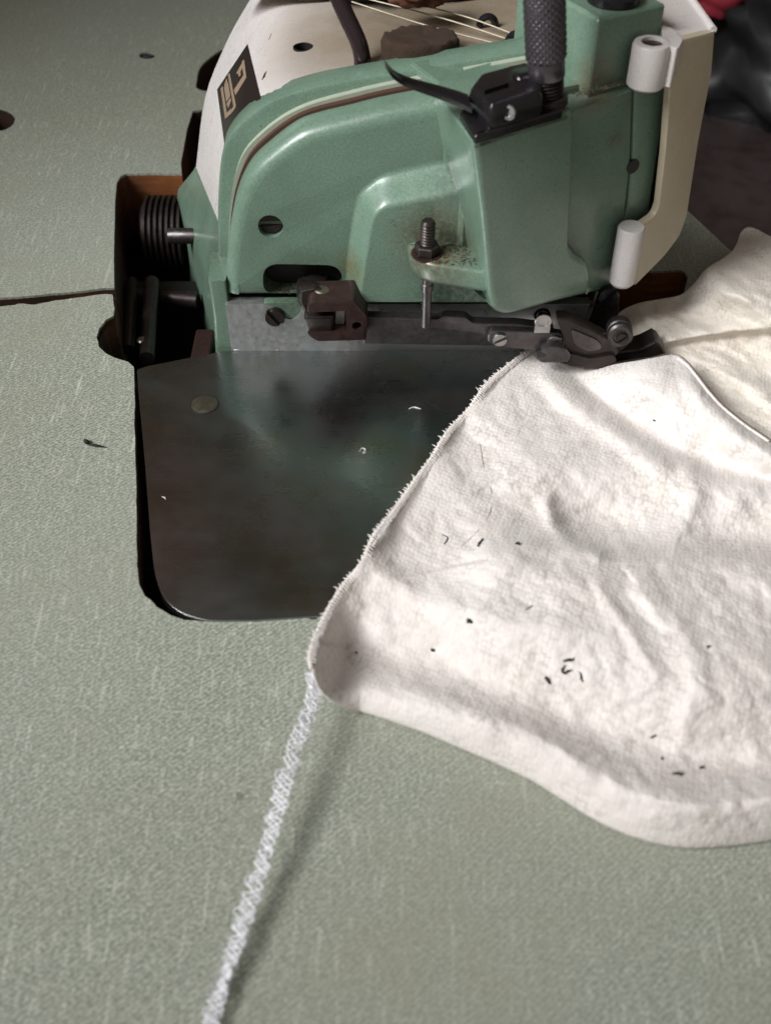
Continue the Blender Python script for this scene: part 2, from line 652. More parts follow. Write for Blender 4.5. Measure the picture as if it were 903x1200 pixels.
# ================================================================== TABLE
T0 = (0, 0, -27)
table = thing('table', T0, 'sewing table with pale green linen pattern top and a machine cutout in it', 'table')


def jag(pts, amp, step=2.0):
    """chip the edge of a polyline a little"""
    out = []
    for i in range(len(pts) - 1):
        a, b = Vector(pts[i]), Vector(pts[i + 1])
        n = max(1, int((b - a).length / step))
        for k in range(n):
            p = a.lerp(b, k / n)
            q = noise.noise_vector(Vector((p.x * 0.35, p.y * 0.35, 3.1))) * amp
            out.append(p + Vector((q.x, q.y)))
    out.append(Vector(pts[-1]))
    return out


crack_up = pxz(spline([(-160, 356), (0, 349), (30, 347), (62, 344), (95, 341), (120, 338), (134, 337)], 3))
crack_lo = pxz(spline([(-160, 368), (0, 359), (22, 356), (40, 357), (66, 352), (92, 349), (118, 345), (132, 345)], 3))
hole_back = pxz([(134, 337), (133.5, 300), (135, 235), (137, 214), (141, 207), (148, 203.5), (180, 203), (213, 204),
                 (212, 192), (219, 152), (226, 130), (300, 120), (420, 180), (640, 230), (700, 305), (765, 318), (794, 316.5), (801, 318),
                 (805.5, 325), (800, 345), (794, 372)])
edge_r0 = Vector((118.5, 53))
edge_dir = Vector((-0.345, 0.94)).normalized()
join_r = edge_r0 - edge_dir * 22
back_poly = jag(crack_up, 0.35) + hole_back[1:] + [Vector((115, 22)), join_r, edge_r0, edge_r0 + edge_dir * 520, Vector((-480, 560))]
back_poly[0].x = -480
hole_front = pxz([(132, 345), (134, 362), (133, 370), (124, 375), (116, 385), (113.5, 395), (116, 406), (124, 414), (134, 419),
                  (150, 424), (157, 430), (158, 470), (157.5, 500), (159.5, 560), (160, 620), (161, 668), (163, 685), (170, 698),
                  (184, 711), (200, 721), (216, 726), (245, 729), (300, 727), (361, 723), (363, 726), (371, 726), (373, 722),
                  (420, 720), (560, 716), (672, 714), (720, 640), (760, 500), (794, 376)])
front_poly = jag(crack_lo, 0.45) + jag(hole_front, 0.22)[1:] + [Vector((115.5, 20)), join_r + Vector((0.3, -2)),
                                                       edge_r0 - edge_dir * 440, Vector((-480, -420))]
front_poly[0].x = -480


def ell(cx, cy, rx, ry, z=0.0, n=20):
    return pxz([(cx + rx * math.cos(2 * math.pi * k / n), cy + ry * math.sin(2 * math.pi * k / n)) for k in range(n)], z)


back_holes = [ell(172.5, 65, 9.5, 4), ell(-6, 140, 24, 14),
              pxz(spline([(233, 105), (231, 92), (234, 80), (243, 70), (262, 58), (290, 60), (300, 85), (270, 106)], 4, True))]
bp = MB().holed(back_poly, back_holes, xy, -0.8, 0.0).build('back_panel', M['lam'], table, angle=20)
tag(bp, 'darker rear board of the table')
MB().holed(back_poly, back_holes, xy, -26, -0.82).build('core', M['core'], bp, angle=20)
fp = MB().holed(front_poly, [], xy, -0.8, 0.0).build('front_panel', M['lam2'], table, angle=20)
tag(fp, 'lighter front insert board of the table')
core_front = [p + Vector((0, 2.6)) for p in crack_lo] + front_poly[len(jag(crack_lo, 0.45)):]
core_front[0].x = -479
MB().holed(core_front, [], xy, -26, -3.0).build('core', M['core'], fp, angle=20)
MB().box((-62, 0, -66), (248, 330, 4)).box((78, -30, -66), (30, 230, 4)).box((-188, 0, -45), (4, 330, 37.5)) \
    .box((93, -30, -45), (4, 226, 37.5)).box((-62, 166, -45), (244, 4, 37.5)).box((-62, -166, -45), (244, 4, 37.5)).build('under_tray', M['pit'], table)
# screw sunk in the little hole of the back board
c = PZ(172.5, 65.5, -1.0)
MB().lathe(c, (0, 0, 1), [(2.4, -1), (2.4, 0), (1.8, 0.4)], 20).build('screw', M['knurl'], table)

# ================================================================== SEWING MACHINE
mach = thing('sewing_machine', ORG, 'green and white overlock sewing machine sunk into the table top', 'sewing machine')

# ---- front cover layers (outlines traced on their own planes)
rim_px = [(257, 318), (257.5, 260), (258.6, 212), (262, 173), (270, 150), (290, 127), (321, 106), (366, 91), (410, 82), (499, 67), (612, 48), (660, 40)]
str_px = [(266, 345), (267, 300), (270, 248), (275, 208), (286, 177), (308, 153), (335, 133), (366, 119), (410, 107), (467, 94), (612, 67), (660, 58)]
gas_px = [(267, 345), (268, 300), (272, 245), (279, 212), (292, 182), (313, 160), (340, 140), (366, 128), (410, 117), (463, 104.5), (612, 77), (660, 68)]
cov_px = [(266, 352), (267, 300), (273, 248), (281, 214), (295, 187), (315, 167), (348, 142), (375, 132), (410, 123.5), (463, 111), (612, 84), (660, 76)]


def close_outline(px, Y, zb, xr):
    top = [Vector(p) for p in spline(px, 4)]
    pts = [Vector((PY(p.x, p.y, Y).x, PY(p.x, p.y, Y).z)) for p in top]
    pts = [p for p in pts if p.x < xr and p.y > zb + 0.8]
    return pts + [Vector((xr, pts[-1].y)), Vector((xr, zb)), Vector((pts[0].x, zb))]


rim = close_outline(rim_px, 19, 18, 42)
MB().profile(rim, xz, [(1.2, 12.6), (0.35, 13.0), (0, 13.8), (0, 21.5), (0.5, 22.5), (1.6, 23)]).build('casing_rim', M['green'], mach)
MB().prism(close_outline(str_px, 12, 18.2, 42), xz, 10.6, 12.9).build('joint_plate', M['stripe'], mach, 0.2)
MB().prism(close_outline(gas_px, 9.5, 18.4, 42), xz, 8.6, 10.7).build('gasket', M['gasket'], mach)
cov = close_outline(cov_px, 8, 18.6, 40)
cover = MB().profile(cov, xz, [(0, 8.7), (0, 4.2), (0.25, 2.9), (0.8, 1.7), (1.7, 0.75), (2.9, 0.2), (4.2, 0)]) \
    .build('front_cover', M['green'], mach, angle=50)
# slot and sunk screw hole
slot = rounded(pxy([(308, 309), (401, 311), (401, 349), (308, 347)]), [5.2, 5.2, 5.2, 5.2], 8)
cut = MB().prism(slot, xz, -5, 7.6)
carve(cover, cut, mach, M['void'])
sc = PY(317, 265.5, 0)
carve(cover, MB().lathe((sc.x, -3, sc.z), (0, 1, 0), [(3.5, 0), (3.5, 5.5)], 28), mach, M['void'])
MB().prism(inset(slot, 0.1), xz, 7.0, 7.55).build('slot_back', M['void'], mach)  # black slab that paints in the slot's inner shade


def screw(name, p, axis, r, mat, slot_ang=0.6, h=1.6, parent=None, slot_w=0.22):
    """slotted screw head, its slot a real groove"""
    a = Vector(axis).normalized()
    up = Vector((0, 0, 1)) if abs(a.z) < 0.9 else Vector((0, 1, 0))
    n = a.cross(up).normalized()
    b = a.cross(n)
    d1 = n * math.cos(slot_ang) + b * math.sin(slot_ang)
    d2 = a.cross(d1)
    P = Vector(p)
    m = MB()
    w = slot_w * r
    N = 14
    for sgn in (-1, 1):
        # half disc either side of the slot
        a0 = math.asin(w / r)
        pts = []
        for k in range(N + 1):
            t = a0 + (math.pi - 2 * a0) * k / N
            pts.append((math.cos(t) * r, sgn * math.sin(t) * r))
        m.loft([[P + d1 * u * s + d2 * (sgn * w + (v - sgn * w) * s) + a * hh for u, v in pts]
                for s, hh in ((1, 0), (1, h * 0.72), (0.9, h))])
    m.lathe(P, a, [(r, -0.6), (r, h * 0.35)], 28)
    return m.build(name, mat, parent or mach, angle=30)


screw('screw', (sc.x, 3.0, sc.z), (0, -1, 0), 3.25, M['dark'], 0.05, 1.4)

# ---- relief stepped out of the cover, flowing into the head
base_px = [(403, 352), (406, 300), (411, 262), (416, 236), (422, 223), (433, 213.5), (448, 203), (470, 197), (499, 190), (560, 176), (600, 170), (600, 352)]
top_px = [(424, 352), (429, 316), (433, 290), (437, 268), (440, 257), (446, 250), (454, 246), (480, 241), (526, 232), (590, 219), (640, 212), (640, 352)]
B3 = [PY(x, y, 0) for x, y in spline(base_px, 4)]
T3 = [PY(x, y, -7.5) for x, y in spline(top_px, 4)]
rings = [[Vector((p.x, 1.5, p.z)) for p in B3]]
for k in range(11):
    t = k / 10
    u_ = min(1.0, max(0.0, (t - 0.08) / 0.84))
    e = 0.35 * u_ + 0.65 * u_ * u_ * (3 - 2 * u_)
    rings.append([Vector((b.x + (q.x - b.x) * t, -7.5 * e, b.z + (q.z - b.z) * t)) for b, q in zip(B3, T3)])
for r in rings:
    for p in r:
        p.z = max(p.z, 19.5)
MB().loft(rings).build('cover_relief', M['green'], mach, angle=55)

# ---- head: its front is turned to the right
H = Plane(20.5, -28, 0.874, 0.487)


def hplane(pl, px):
    return [Vector(pl.uz(pl.at(a, b))) for a, b in px]


def hfn(pl):
    return lambda u, z, d: pl.xyz(u, z, d)


head_px = [(553, 166), (610, 147), (672, 128), (675, 150), (672, 220), (668, 288), (673, 297), (687, 305), (693, 316), (692.5, 344),
           (640, 358), (594, 371), (578, 366), (573, 345), (564, 250)]
hp = rounded(hplane(H, head_px), [0.6, 0, 0.6, 0, 0, 1, 3, 3, 2.5, 0.5, 0, 4.5, 3.5, 0, 0], 5)
prof = [(2.0, 0), (1.1, 0.2), (0.45, 0.7), (0.1, 1.4), (0, 2.2), (-0.6, 8), (-2.4, 16), (-6.0, 24), (-7.5, 27), (-7.5, 32)]
rings = []
for i, d in prof:
    ring = []
    for p in inset(hp, max(i, 0)):
        q = H.xyz(p.x, p.y, d)
        if p.x < 12:                               # the left flank runs almost straight back
            q.x += 0.225 * d
        ring.append(q)
    rings.append(ring)
MB().loft(rings).build('head_casting', M['green'], mach, angle=38)

H2 = Plane(20.5 - 0.487 * 5.6, -28 + 0.874 * 5.6, 0.874, 0.487)
ch_px = [(655, 134), (700, 120), (741, 104.5), (738, 190), (733, 240), (722, 336), (655, 352)]
MB().profile(rounded(hplane(H2, ch_px), [0, 0, 0.5, 0, 0, 1, 0], 3), hfn(H2), [(0.7, 0), (0.2, 0.2), (0, 0.7), (0, 26)]).build('channel_casting', M['green'], mach)
sd_px = [(743, 104), (785, 92), (778, 130), (771, 180), (760, 252), (757, 259), (724, 280), (735, 240), (740, 190)]
MB().profile(rounded(hplane(H2, sd_px), [0.3, 0, 0, 0, 2, 1, 0, 0, 0], 4), hfn(H2), [(0.9, 0.1), (0.3, 0.35), (0, 0.9), (0, 24)]).build('side_casting', M['green'], mach)
MB().prism(hplane(H2, [(700, 150), (800, 110), (776, 262), (745, 285), (726, 300), (724, 335), (700, 340)]), hfn(H2), 1.6, 22).build('hinge_pocket', M['void'], mach)  # black block added so the gap beside the guard looks shaded
q = H2.at(741, 195)
MB().lathe(q - H2.n * 0.25, H2.n, [(2.0, 0.0), (2.0, 1.5)], 24).build('plug_hole', M['void'], mach)
# concave fillet between head and channel
# ---- ledge with the adjusting bolt
ledge = rounded([(5.5, -4), (7, -12.5), (10.5, -17.5), (27, -22), (30, -4)], [0, 3, 4, 0, 0], 5)
MB().profile(ledge, xy, [(1.6, 35.2), (0.5, 35.8), (0, 37), (0, 40.8), (0.3, 41.6), (1.0, 42)]).build('bolt_ledge', M['green'], mach, angle=40)
bx, by = 11.2, -12.5
MB().lathe((bx, by, 41.6), (0, 0, 1), [(4.4, 0), (4.3, 0.5)], 24).build('washer', M['brown'], mach)
nut = MB().lathe((bx, by, 42.1), (0, 0, 1), [(3.2, 0), (3.55, 0.3), (3.55, 2.3), (3.1, 2.7)], 6, 0.3).build('nut', M['dark'], mach, 0.15)
th = [(1.6, 0)]
for k in range(9):
    th += [(1.62, 0.2 + k * 0.85), (1.98, 0.55 + k * 0.85), (1.98, 0.7 + k * 0.85)]
th += [(1.5, 8.3)]
MB().lathe((bx, by, 43.5), (0, 0, 1), th, 20).build('bolt', M['dark'], mach, angle=20)
MB().lathe((bx + 0.4, by + 2.2, 16.5), (0.0, 0, 1), [(1.35, 0), (1.35, 12), (1.7, 12.2), (1.7, 14.2), (1.5, 14.5), (1.6, 19.5)], 18).build('push_rod', M['blued'], mach)

def packed_lint(n, place, seed, size=1.0):
    rq = random.Random(seed)
    m = MB()
    for _ in range(n):
        p = Vector(place(rq))
        a = rq.uniform(0, 6.28)
        L_ = rq.uniform(0.4, 1.6) * size
        d = Vector((math.cos(a), math.sin(a), rq.uniform(-0.1, 0.35))) * L_
        b_ = Vector((rq.uniform(-0.4, 0.4), rq.uniform(-0.4, 0.4), rq.uniform(0.0, 0.4))) * size
        r = rq.uniform(0.05, 0.20) * size
        m.tube(spline([p - d * 0.5, p + b_, p + d * 0.5], 3), [r * 0.5, r, r, r * 1.1, r, r, r * 0.4], 5)
    return m


def ledge_spot(rq):
    while True:
        x, y = rq.uniform(7, 26), rq.uniform(-18.5, -5.5)
        if y > -12 - (x - 7) * 0.45 - 3 and (x - bx) ** 2 + (y - by) ** 2 > 9:
            return (x, y, 42.1)


tag(packed_lint(260, ledge_spot, 5, 0.55).build('packed_lint', M['dirt'], mach, angle=180), kind='stuff')


def step_spot(rq):
    q_ = H2.xyz(rq.uniform(34, 52), 82.2, rq.uniform(0.8, 4.0))
    return (q_.x, q_.y, 81.9)


tag(packed_lint(260, step_spot, 9, 0.5).build('packed_lint', M['dust'], mach, angle=180), kind='stuff')
slot_z = PY(330, 346, 0.5).z
tag(packed_lint(60, lambda rq: (rq.uniform(-34, -22), rq.uniform(1.0, 5.5), slot_z + rq.uniform(0, 0.5)), 12, 0.9).build('packed_lint', M['dirt'], mach, angle=180), kind='stuff')

# ---- satin steel strip under the cover
zt = PY(300, 356, -1).z
x0 = PY(267.5, 380, -1).x
st = [(x0, -2.5), (x0, zt), (x0 + 11.0, zt), (x0 + 14.6, zt - 1.2), (x0 + 16.5, zt - 5.0), (x0 + 19.5, zt - 5.6), (x0 + 21.8, zt - 3.2),
      (x0 + 22.2, zt), (60, zt), (60, -2.5)]
MB().prism(rounded(st, [0.2, 0.4, 0.6, 2, 2, 2, 2, 0.5, 0, 0], 4), xz, -1.2, 2.5).build('needle_plate_strip', M['strip'], mach, 0.5, 3)
MB().prism(rounded([(x0 + 10.8, zt - 5.2), (x0 + 10.8, zt + 0.3), (x0 + 22, zt + 0.3), (x0 + 22, zt - 5.2)], 1.5, 4), xz, -0.9, 2).build('cover_tab', M['green'], mach, 0.2)
s2 = PY(322, 372, -2)
screw('screw', (s2.x, -1.0, s2.z), (0, -1, 0), 3.0, M['dark'], 0.62 + math.pi / 2, 1.7)

# ---- base casting: flares down and back into the cutout
shell_lo = [(-47.5, 17), (-54, 42), (-60, 64), (-66, 85), (-68.5, 95)]


def base_ring(z, grow, follow=0.0):
    left = [Vector((x - grow * (0.6 + 0.4 * (y - 17) / 78), y, z - follow * 18 * (y - 17) / 78)) for x, y in shell_lo]
    return left + [Vector((50, 95, z - follow * 18)), Vector((60, 40, z)), Vector((56, 14, z)), Vector((-46.5 - grow * 0.6, 14, z))]


MB().loft([base_ring(-40, 9.5), base_ring(-2, 8.4), base_ring(3, 7.4, 0.1), base_ring(26.5, 0.8, 1.0), base_ring(27.8, 0.2, 1.0)]).build('base_casting', M['green'], mach, 0.6, 3)
# corner block left of the strip
a, b = PY(243.5, 329, 0), PY(264, 329, 0)
blk = [(a.x, 0), (b.x, 0), (b.x + 0.3, 6), (b.x - 0.6, 15), (a.x - 0.6, 15), (a.x - 0.2, 7)]
bx3 = MB()
bx3.loft([[Vector((x - (0.0 if z > 0 else 1.2), y, z)) for x, y in rounded(blk, [1.2, 0.4, 0, 0, 0.6, 0], 4)] for z in (-8, 12, a.z)])
bx3.build('corner_block', M['green'], mach, 0.45)
# casting shelf showing the grimy lower edge of the base
MB().box((-58, 10, -14), (6, 18, 16)).build('base_foot', M['brown'], mach, 0.8)

# ---- white upper shell
fr = [Vector((p[0], p[1])) for p in [(-47.5, 28), (-46.5, 38), (-44.5, 52), (-41.5, 61), (-36, 68), (-28, 73), (-16, 75.2), (0, 76.5), (18, 78), (36, 79.5), (44, 80), (44, 28)]]
bk = [Vector((p[0], p[1])) for p in [(-68.5, 10), (-62.0, 36), (-53, 54), (-45.5, 65.5), (-39.5, 73), (-31.5, 77.6), (-18, 79.0), (0, 79.5), (18, 80), (36, 80.5), (44, 81), (44, 10)]]


def shell_ring(t, Y, ins=0.0):
    pr = [a.lerp(b, t) for a, b in zip(fr, bk)]
    pr = inset([Vector(p) for p in spline(pr[:11], 4)] + [pr[11]], ins)
    return [Vector((p.x, Y, p.y)) for p in pr]


sr = [shell_ring((Y - 17) / 78, Y) for Y in np.linspace(17, 93, 20)]
sr += [shell_ring(0.99, 95, 1.2), shell_ring(1.0, 96, 3.5)]
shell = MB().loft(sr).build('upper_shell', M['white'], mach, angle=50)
hc = PZ(355, 50.5, 76.6)
carve(shell, MB().lathe((hc.x, hc.y, 70), (0, 0, 1), [(2.9, 0), (2.9, 20)], 28), mach, M['void'])
MB().lathe((hc.x, hc.y, 70.2), (0, 0, 1), [(2.88, 0), (2.88, 5.4), (2.6, 5.4), (2.6, 1.0), (0.1, 1.0)], 24).build('hole_bottom', M['void'], mach)  # dark sleeve and floor, the hole's shade painted in


def bvh_of(ob, org=ORG):
    dg = bpy.context.evaluated_depsgraph_get()
    dg.update()
    ev = ob.evaluated_get(dg)
    me = ev.to_mesh()
    o = Vector(org)
    t = BVHTree.FromPolygons([v.co / K + o for v in me.vertices], [tuple(p.vertices) for p in me.polygons])
    ev.to_mesh_clear()
    return t


SB = bvh_of(shell)


def onto(bvh, px, py, lift=0.0):
    d = ray(px, py).normalized()
    hit = bvh.ray_cast(CAM, d)
    if hit[0] is None:
        return None
    n = hit[1]
    if n.dot(d) > 0:
        n = -n
    return hit[0] + n * lift


def decal(bvh, quads, lift, thick, nsub=6):
    """thin raised patches laid on a surface; each a pixel polygon strip of 4 corners"""
    m = MB()
    for q in quads:
        A, B, C, D = [Vector(p) for p in q]
        top, bot = [], []
        ok = True
        for i in range(nsub + 1):
            rt, rb = [], []
            for j in range(nsub + 1):
                u, v = i / nsub, j / nsub
                p = A.lerp(B, u).lerp(D.lerp(C, u), v)
                t = onto(bvh, p.x, p.y, lift)
                w = onto(bvh, p.x, p.y, lift - thick)
                if t is None or w is None:
                    ok = False
                    break
                rt.append(t)
                rb.append(w)
            if not ok:
                break
            top.append(rt)
            bot.append(rb)
        if not ok:
            continue
        m.sheet(top)
        edge = [top[0][j] for j in range(nsub + 1)] + [top[i][nsub] for i in range(1, nsub + 1)] + \
               [top[nsub][j] for j in range(nsub - 1, -1, -1)] + [top[i][0] for i in range(nsub - 1, 0, -1)]
        edb = [bot[0][j] for j in range(nsub + 1)] + [bot[i][nsub] for i in range(1, nsub + 1)] + \
              [bot[nsub][j] for j in range(nsub - 1, -1, -1)] + [bot[i][0] for i in range(nsub - 1, 0, -1)]
        m.loft([edge, edb], False, False)
    return m


bd = decal(SB, [[(290.5, 52), (308, 124), (264, 172), (255, 105)]], 0.18, 0.16, 10).build('badge', M['badge'], mach)
ink = [
    [(259.5, 104), (262.0, 101.5), (267.5, 137), (265.0, 140)],        # long stroke
    [(268.0, 88), (270.2, 86), (277.5, 124), (275.0, 127)],            # second stroke
    [(264.0, 99), (266.6, 92), (267.6, 96), (264.5, 103)],
    [(263.6, 103), (268.3, 96.5), (271.0, 113), (266.3, 120)],
    [(266.4, 122), (271.2, 114.5), (271.8, 118), (268.6, 127)],
    [(266.5, 133), (272.0, 127.5), (272.3, 133), (267.0, 138)],
    [(272.0, 129), (276.6, 122.5), (277.3, 126), (273.0, 132.5)],
    [(284.5, 72.5), (287.0, 70.5), (289.6, 92), (286.4, 91)],          # bracket stroke
    [(277.8, 86.5), (285.0, 73.5), (285.7, 79), (281.0, 87.5)],
    [(286.0, 89), (289.6, 91), (277.0, 112), (275.0, 106)],
    [(280.0, 86), (282.6, 83.5), (283.3, 88.5), (280.8, 90.5)],
]
decal(SB, ink, 0.30, 0.1, 3).build('lettering', M['badge_ink'], bd)
decal(SB, [[(309.5, 87), (312.5, 83.5), (310.5, 90), (307, 94)]], 0.12, 0.1, 3).build('scratch', M['dark'], shell)
decal(SB, [[(317, 40.5), (318.3, 39), (316, 45.5), (314.8, 47)]], 0.12, 0.1, 3).build('scratch', M['hair'], shell)

# felt plug standing in the shell top
fb = PZ(492, 66, 78)
pts = []
rg = []
N = 48
for k, (s, z) in enumerate(((0.9, 74), (1.0, 76), (1.02, 82.2), (0.97, 83.4), (0.90, 83.6), (0.6, 83.0), (0.3, 83.0))):
    ring = []
    for i in range(N):
        t = 2 * math.pi * i / N
        j = 1 + 0.09 * noise.fractal(Vector((math.cos(t) * 4, math.sin(t) * 4, z * 0.5)), 0.8, 2.0, 3)
        ring.append(Vector((fb.x + 10.2 * s * j * math.cos(t), fb.y + 7.5 * s * j * math.sin(t),
                            z + 0.9 * noise.noise(Vector((math.cos(t) * s * 5, math.sin(t) * s * 5, 7))))))
    rg.append(ring)
MB().loft(rg).build('felt_plug', M['foam'], mach, angle=60)
# bent black rod
rp = [(425, 100, 26), (424.5, 82, 26), (424, 66, 26), (420, 50, 26.5), (413, 34, 27.5), (404, 15, 29), (395, -6, 30.5), (383, -40, 33)]
MB().tube(spline([PY(x, y, Y) for x, y, Y in rp], 6), 2.3, 16).build('lifting_rod', M['rod'], mach)
# two little black thread guides on the shell
for px, py in ((571, 28), (604, 48)):
    p = PZ(px, py, 80.3)
    MB().tube([p + Vector((2.2 * math.cos(t), 0, 2.6 * math.sin(t) - 0.6)) for t in np.linspace(0, math.pi, 14)], 1.0, 8).build('thread_guide', M['black'], mach)
# clear thread tray at the very back
p = PZ(362, -14, 80.0)
MB().loft([[p + Vector((26 * s * math.cos(t), 9 * s * math.sin(t) + 4, h)) for t in np.linspace(0, 2 * math.pi, 40)[:-1]]
           for s, h in ((1, -1.5), (1.0, 3), (0.95, 3.5))]).build('thread_tray', M['cream'], mach, angle=40)

# ---- column behind the head, with a dark knob
pc = PZ(690, 103, 82)
cd = Vector((0.874, 0.487, 0))
cn = Vector((-0.487, 0.874, 0))
col2 = [pc, pc + cd * 20.5, pc + cd * 20.5 + cn * 34, pc + cn * 34]
MB().profile(rounded([(p.x, p.y) for p in col2], 0.8, 3), xy, [(0, 79), (0, 97.6), (0.25, 98.2), (0.9, 98.6)]).build('rear_column', M['green'], mach, angle=40)
k = PZ(718, -1, 99)
MB().lathe((k.x, k.y, 98.3), (0, 0, 1), [(6.2, 0), (6.6, 0.6), (6.6, 2.2), (5.8, 2.8), (2, 3.0)], 36).build('tension_knob', M['black'], mach)
# body filling behind head up to the column
b0 = H2.xyz(12, 0, 6)
body = [H.xyz(9, 0, 16), H.xyz(47, 0, 12), H.xyz(47, 0, 45), H.xyz(9, 0, 45)]
MB().profile([(p.x, p.y) for p in body], xy, [(0, 30), (0, 80.8), (0.4, 81.4)]).build('body_casting', M['green'], mach, 0.4)
MB().box((34, 16, 14), (60, 22, 30)).build('bed_casting', M['dark'], mach, 0.8)

# ---- foot release latch on top of the head
lat_base = rounded(pxz([(537, 132), (556.5, 162.5), (606, 148), (660, 131.5), (638, 104)], 83.2), [1.5, 0.8, 0, 1, 1], 4)
MB().profile(lat_base, xy, [(0, 81.9), (0, 83.4), (0.35, 83.9), (0.9, 84.0)]).build('latch_base', M['black'], mach)
lb = pxz([(548, 122), (573, 147), (634, 130.5), (640, 103), (612, 92), (560, 106)], 85)
lb = rounded(lb, [1.0, 2.0, 1.5, 1.0, 1, 1.5], 4)
lat = MB().profile(lb, xy, [(0, 83.8), (-0.1, 86.5), (0.3, 88.4), (0.9, 89.3), (1.8, 89.7)]).build('latch_body', M['black'], mach, angle=45)
sl = rounded(pxz([(566, 106.5), (569, 111), (601, 101), (597, 96.5)], 89.7), 0.8, 3)
carve(lat, MB().prism(sl, xy, 87.2, 95), mach, M['void'])
MB().prism(inset(sl, 0.5), xy, 87.0, 88.3).build('latch_pin', M['brass'], lat, 0.3)
# ring shaped screw in the front of the latch
bl = bvh_of(lat)
fc = onto(bl, 595.5, 132, 0.0) or PZ(595.5, 132, 86)
ax = Vector((-0.35, -0.85, 0.3)).normalized()
MB().lathe(fc - ax * 0.8, ax, [(1.75, 0), (1.75, 1.0), (1.55, 1.25), (0.95, 1.25), (0.85, 0.7), (0.1, 0.7)], 24).build('set_screw', M['steel'], lat)
# thumb lever
tip = [(550, 119, 87.0, 9.0), (538, 114, 87.6, 8.0), (515, 106, 88.6, 6.4), (495, 100, 89.8, 5.2), (477, 94, 91.2, 4.3), (463, 87, 93.6, 3.6), (455, 79, 96.0, 3.0), (450.5, 72, 98.4, 2.2)]
rows = []
for x, y, z, w in spline(tip, 5):
    c0 = PZ(x, y, z)
    c1 = PZ(x + w * 0.30, y + w, z - 0.3)
    c2 = PZ(x - w * 0.30, y - w, z - 0.3)
    dn = Vector((0.1, 0.1, -1.1))
    rows.append([c1, c1.lerp(c0, 0.3) + Vector((0, 0, 0.35)), c0 + Vector((0, 0, 0.5)), c2.lerp(c0, 0.3) + Vector((0, 0, 0.35)), c2, c2 + dn, c0 + dn, c1 + dn])
MB().loft(rows).build('thumb_lever', M['black'], mach, 0.35, 3)
# pivot lug beside the post
pv = PZ(612, 98, 88)
MB().lathe(pv + Vector((-2.0, -0.5, 0)), (1, 0.4, 0), [(2.2, 0), (2.5, 0.4), (2.5, 4.2), (2.1, 4.6)], 20).build('pivot', M['black'], mach)
# knurled post, leaning a little
p0 = PZ(641, 117, 84)
p1 = PY(637.5, 0, p0.y + 0.5)
ax = (p1 - p0).normalized()
MB().lathe(p0, ax, [(4.9, -1), (4.9, 1.0), (3.9, 1.2)] + [(r, 1.3 + 0.42 * i) for i, r in enumerate([3.5, 4.1] * 6)] + [(3.9, 6.4)], 28).build('post_spring', M['dark'], mach, angle=20)
post = MB()
n_ax = ax.cross(Vector((0, 1, 0))).normalized()
b_ax = ax.cross(n_ax)
NS, NR = 108, 150
rows = []
for i in range(NR + 1):
    h = 10.0 + i * 0.26
    ring = []
    for j in range(NS):
        t = 2 * math.pi * j / NS
        u = 18 * t / (2 * math.pi)
        v = h / (2 * math.pi * 4.75 / 18)
        d = abs(((u + v) % 1) - 0.5) * 2
        e = abs(((u - v) % 1) - 0.5) * 2
        r = 4.72 + 0.55 * (min(d, e) ** 0.8) - 0.3
        if i == 0 or i == NR:
            r = 4.2
        ring.append(p0 + ax * h + (n_ax * math.cos(t) + b_ax * math.sin(t)) * r)
    rows.append(ring)
post.loft(rows)
post.build('knurled_grip', M['knurl'], mach, angle=60)
MB().lathe(p0, ax, [(4.1, 5.6), (4.35, 6.0), (4.35, 9.4), (4.1, 10.2)], 36).build('grip_neck', M['knurl'], mach)

# ---- swing arm bracket standing out of the slot
bf = pxy([(360, 354), (414, 352), (431, 371), (429, 399), (372, 400.5), (359, 393)], -14)
brk = MB().profile(rounded(bf, [2.2, 0.8, 1.5, 0.6, 1.0, 2.4], 5), xz, [(0.8, -14.2), (0.2, -14), (0, -13.4), (0, -4.0)]).build('swing_bracket', M['brown'], mach)
w = pxy([(352, 366), (405, 364), (406, 391), (352, 392)], -14)
carve(brk, MB().prism(w, xz, -20, -8.5), mach, M['void'])
q = PY(418, 381.5, -14)
carve(brk, MB().lathe((q.x, -20, q.z), (0, 1, 0), [(1.35, 0), (1.35, 12)], 20), mach, M['void'])
w1 = pxy([(355, 367.5), (391, 366.5), (391, 389), (362, 390.5)], -11)
MB().profile(rounded(w1, [1.5, 0.4, 0.4, 1.5], 4), xz, [(0.7, -12.6), (0.2, -12.3), (0, -11.5), (0, -6)]).build('pivot_block', M['dark'], mach)
w1 = pxy([(393.5, 364.8), (404, 364.3), (403.5, 379.5), (392.5, 379.8)], -9.5)
MB().prism(w1, xz, -9.6, -8.0).build('window_glint', M['strip'], brk)
pb = PZ(377, 340, 27.2)
MB().lathe((pb.x, pb.y, 26.6), (0, 0, 1), [(2.2, 0), (2.2, 0.8), (1.8, 1.1)], 24).build('pivot_pin', M['brass'], mach)
arm = [PY(372, 327, 7), PY(366, 331, 1), PY(366, 338, -5), PY(370, 346, -9)]
rows = []
for p in spline(arm, 4):
    rows.append([p + Vector((-4.6, 0, -2.5)), p + Vector((-4.2, 0, 1.2)), p + Vector((0, 0, 2.2)), p + Vector((4.2, 0, 1.2)), p + Vector((5.4, 0, -2.5)), p + Vector((4, 0, -6)), p + Vector((-3.4, 0, -6))])
MB().loft(rows).build('swing_arm', M['dark'], mach, 0.5)

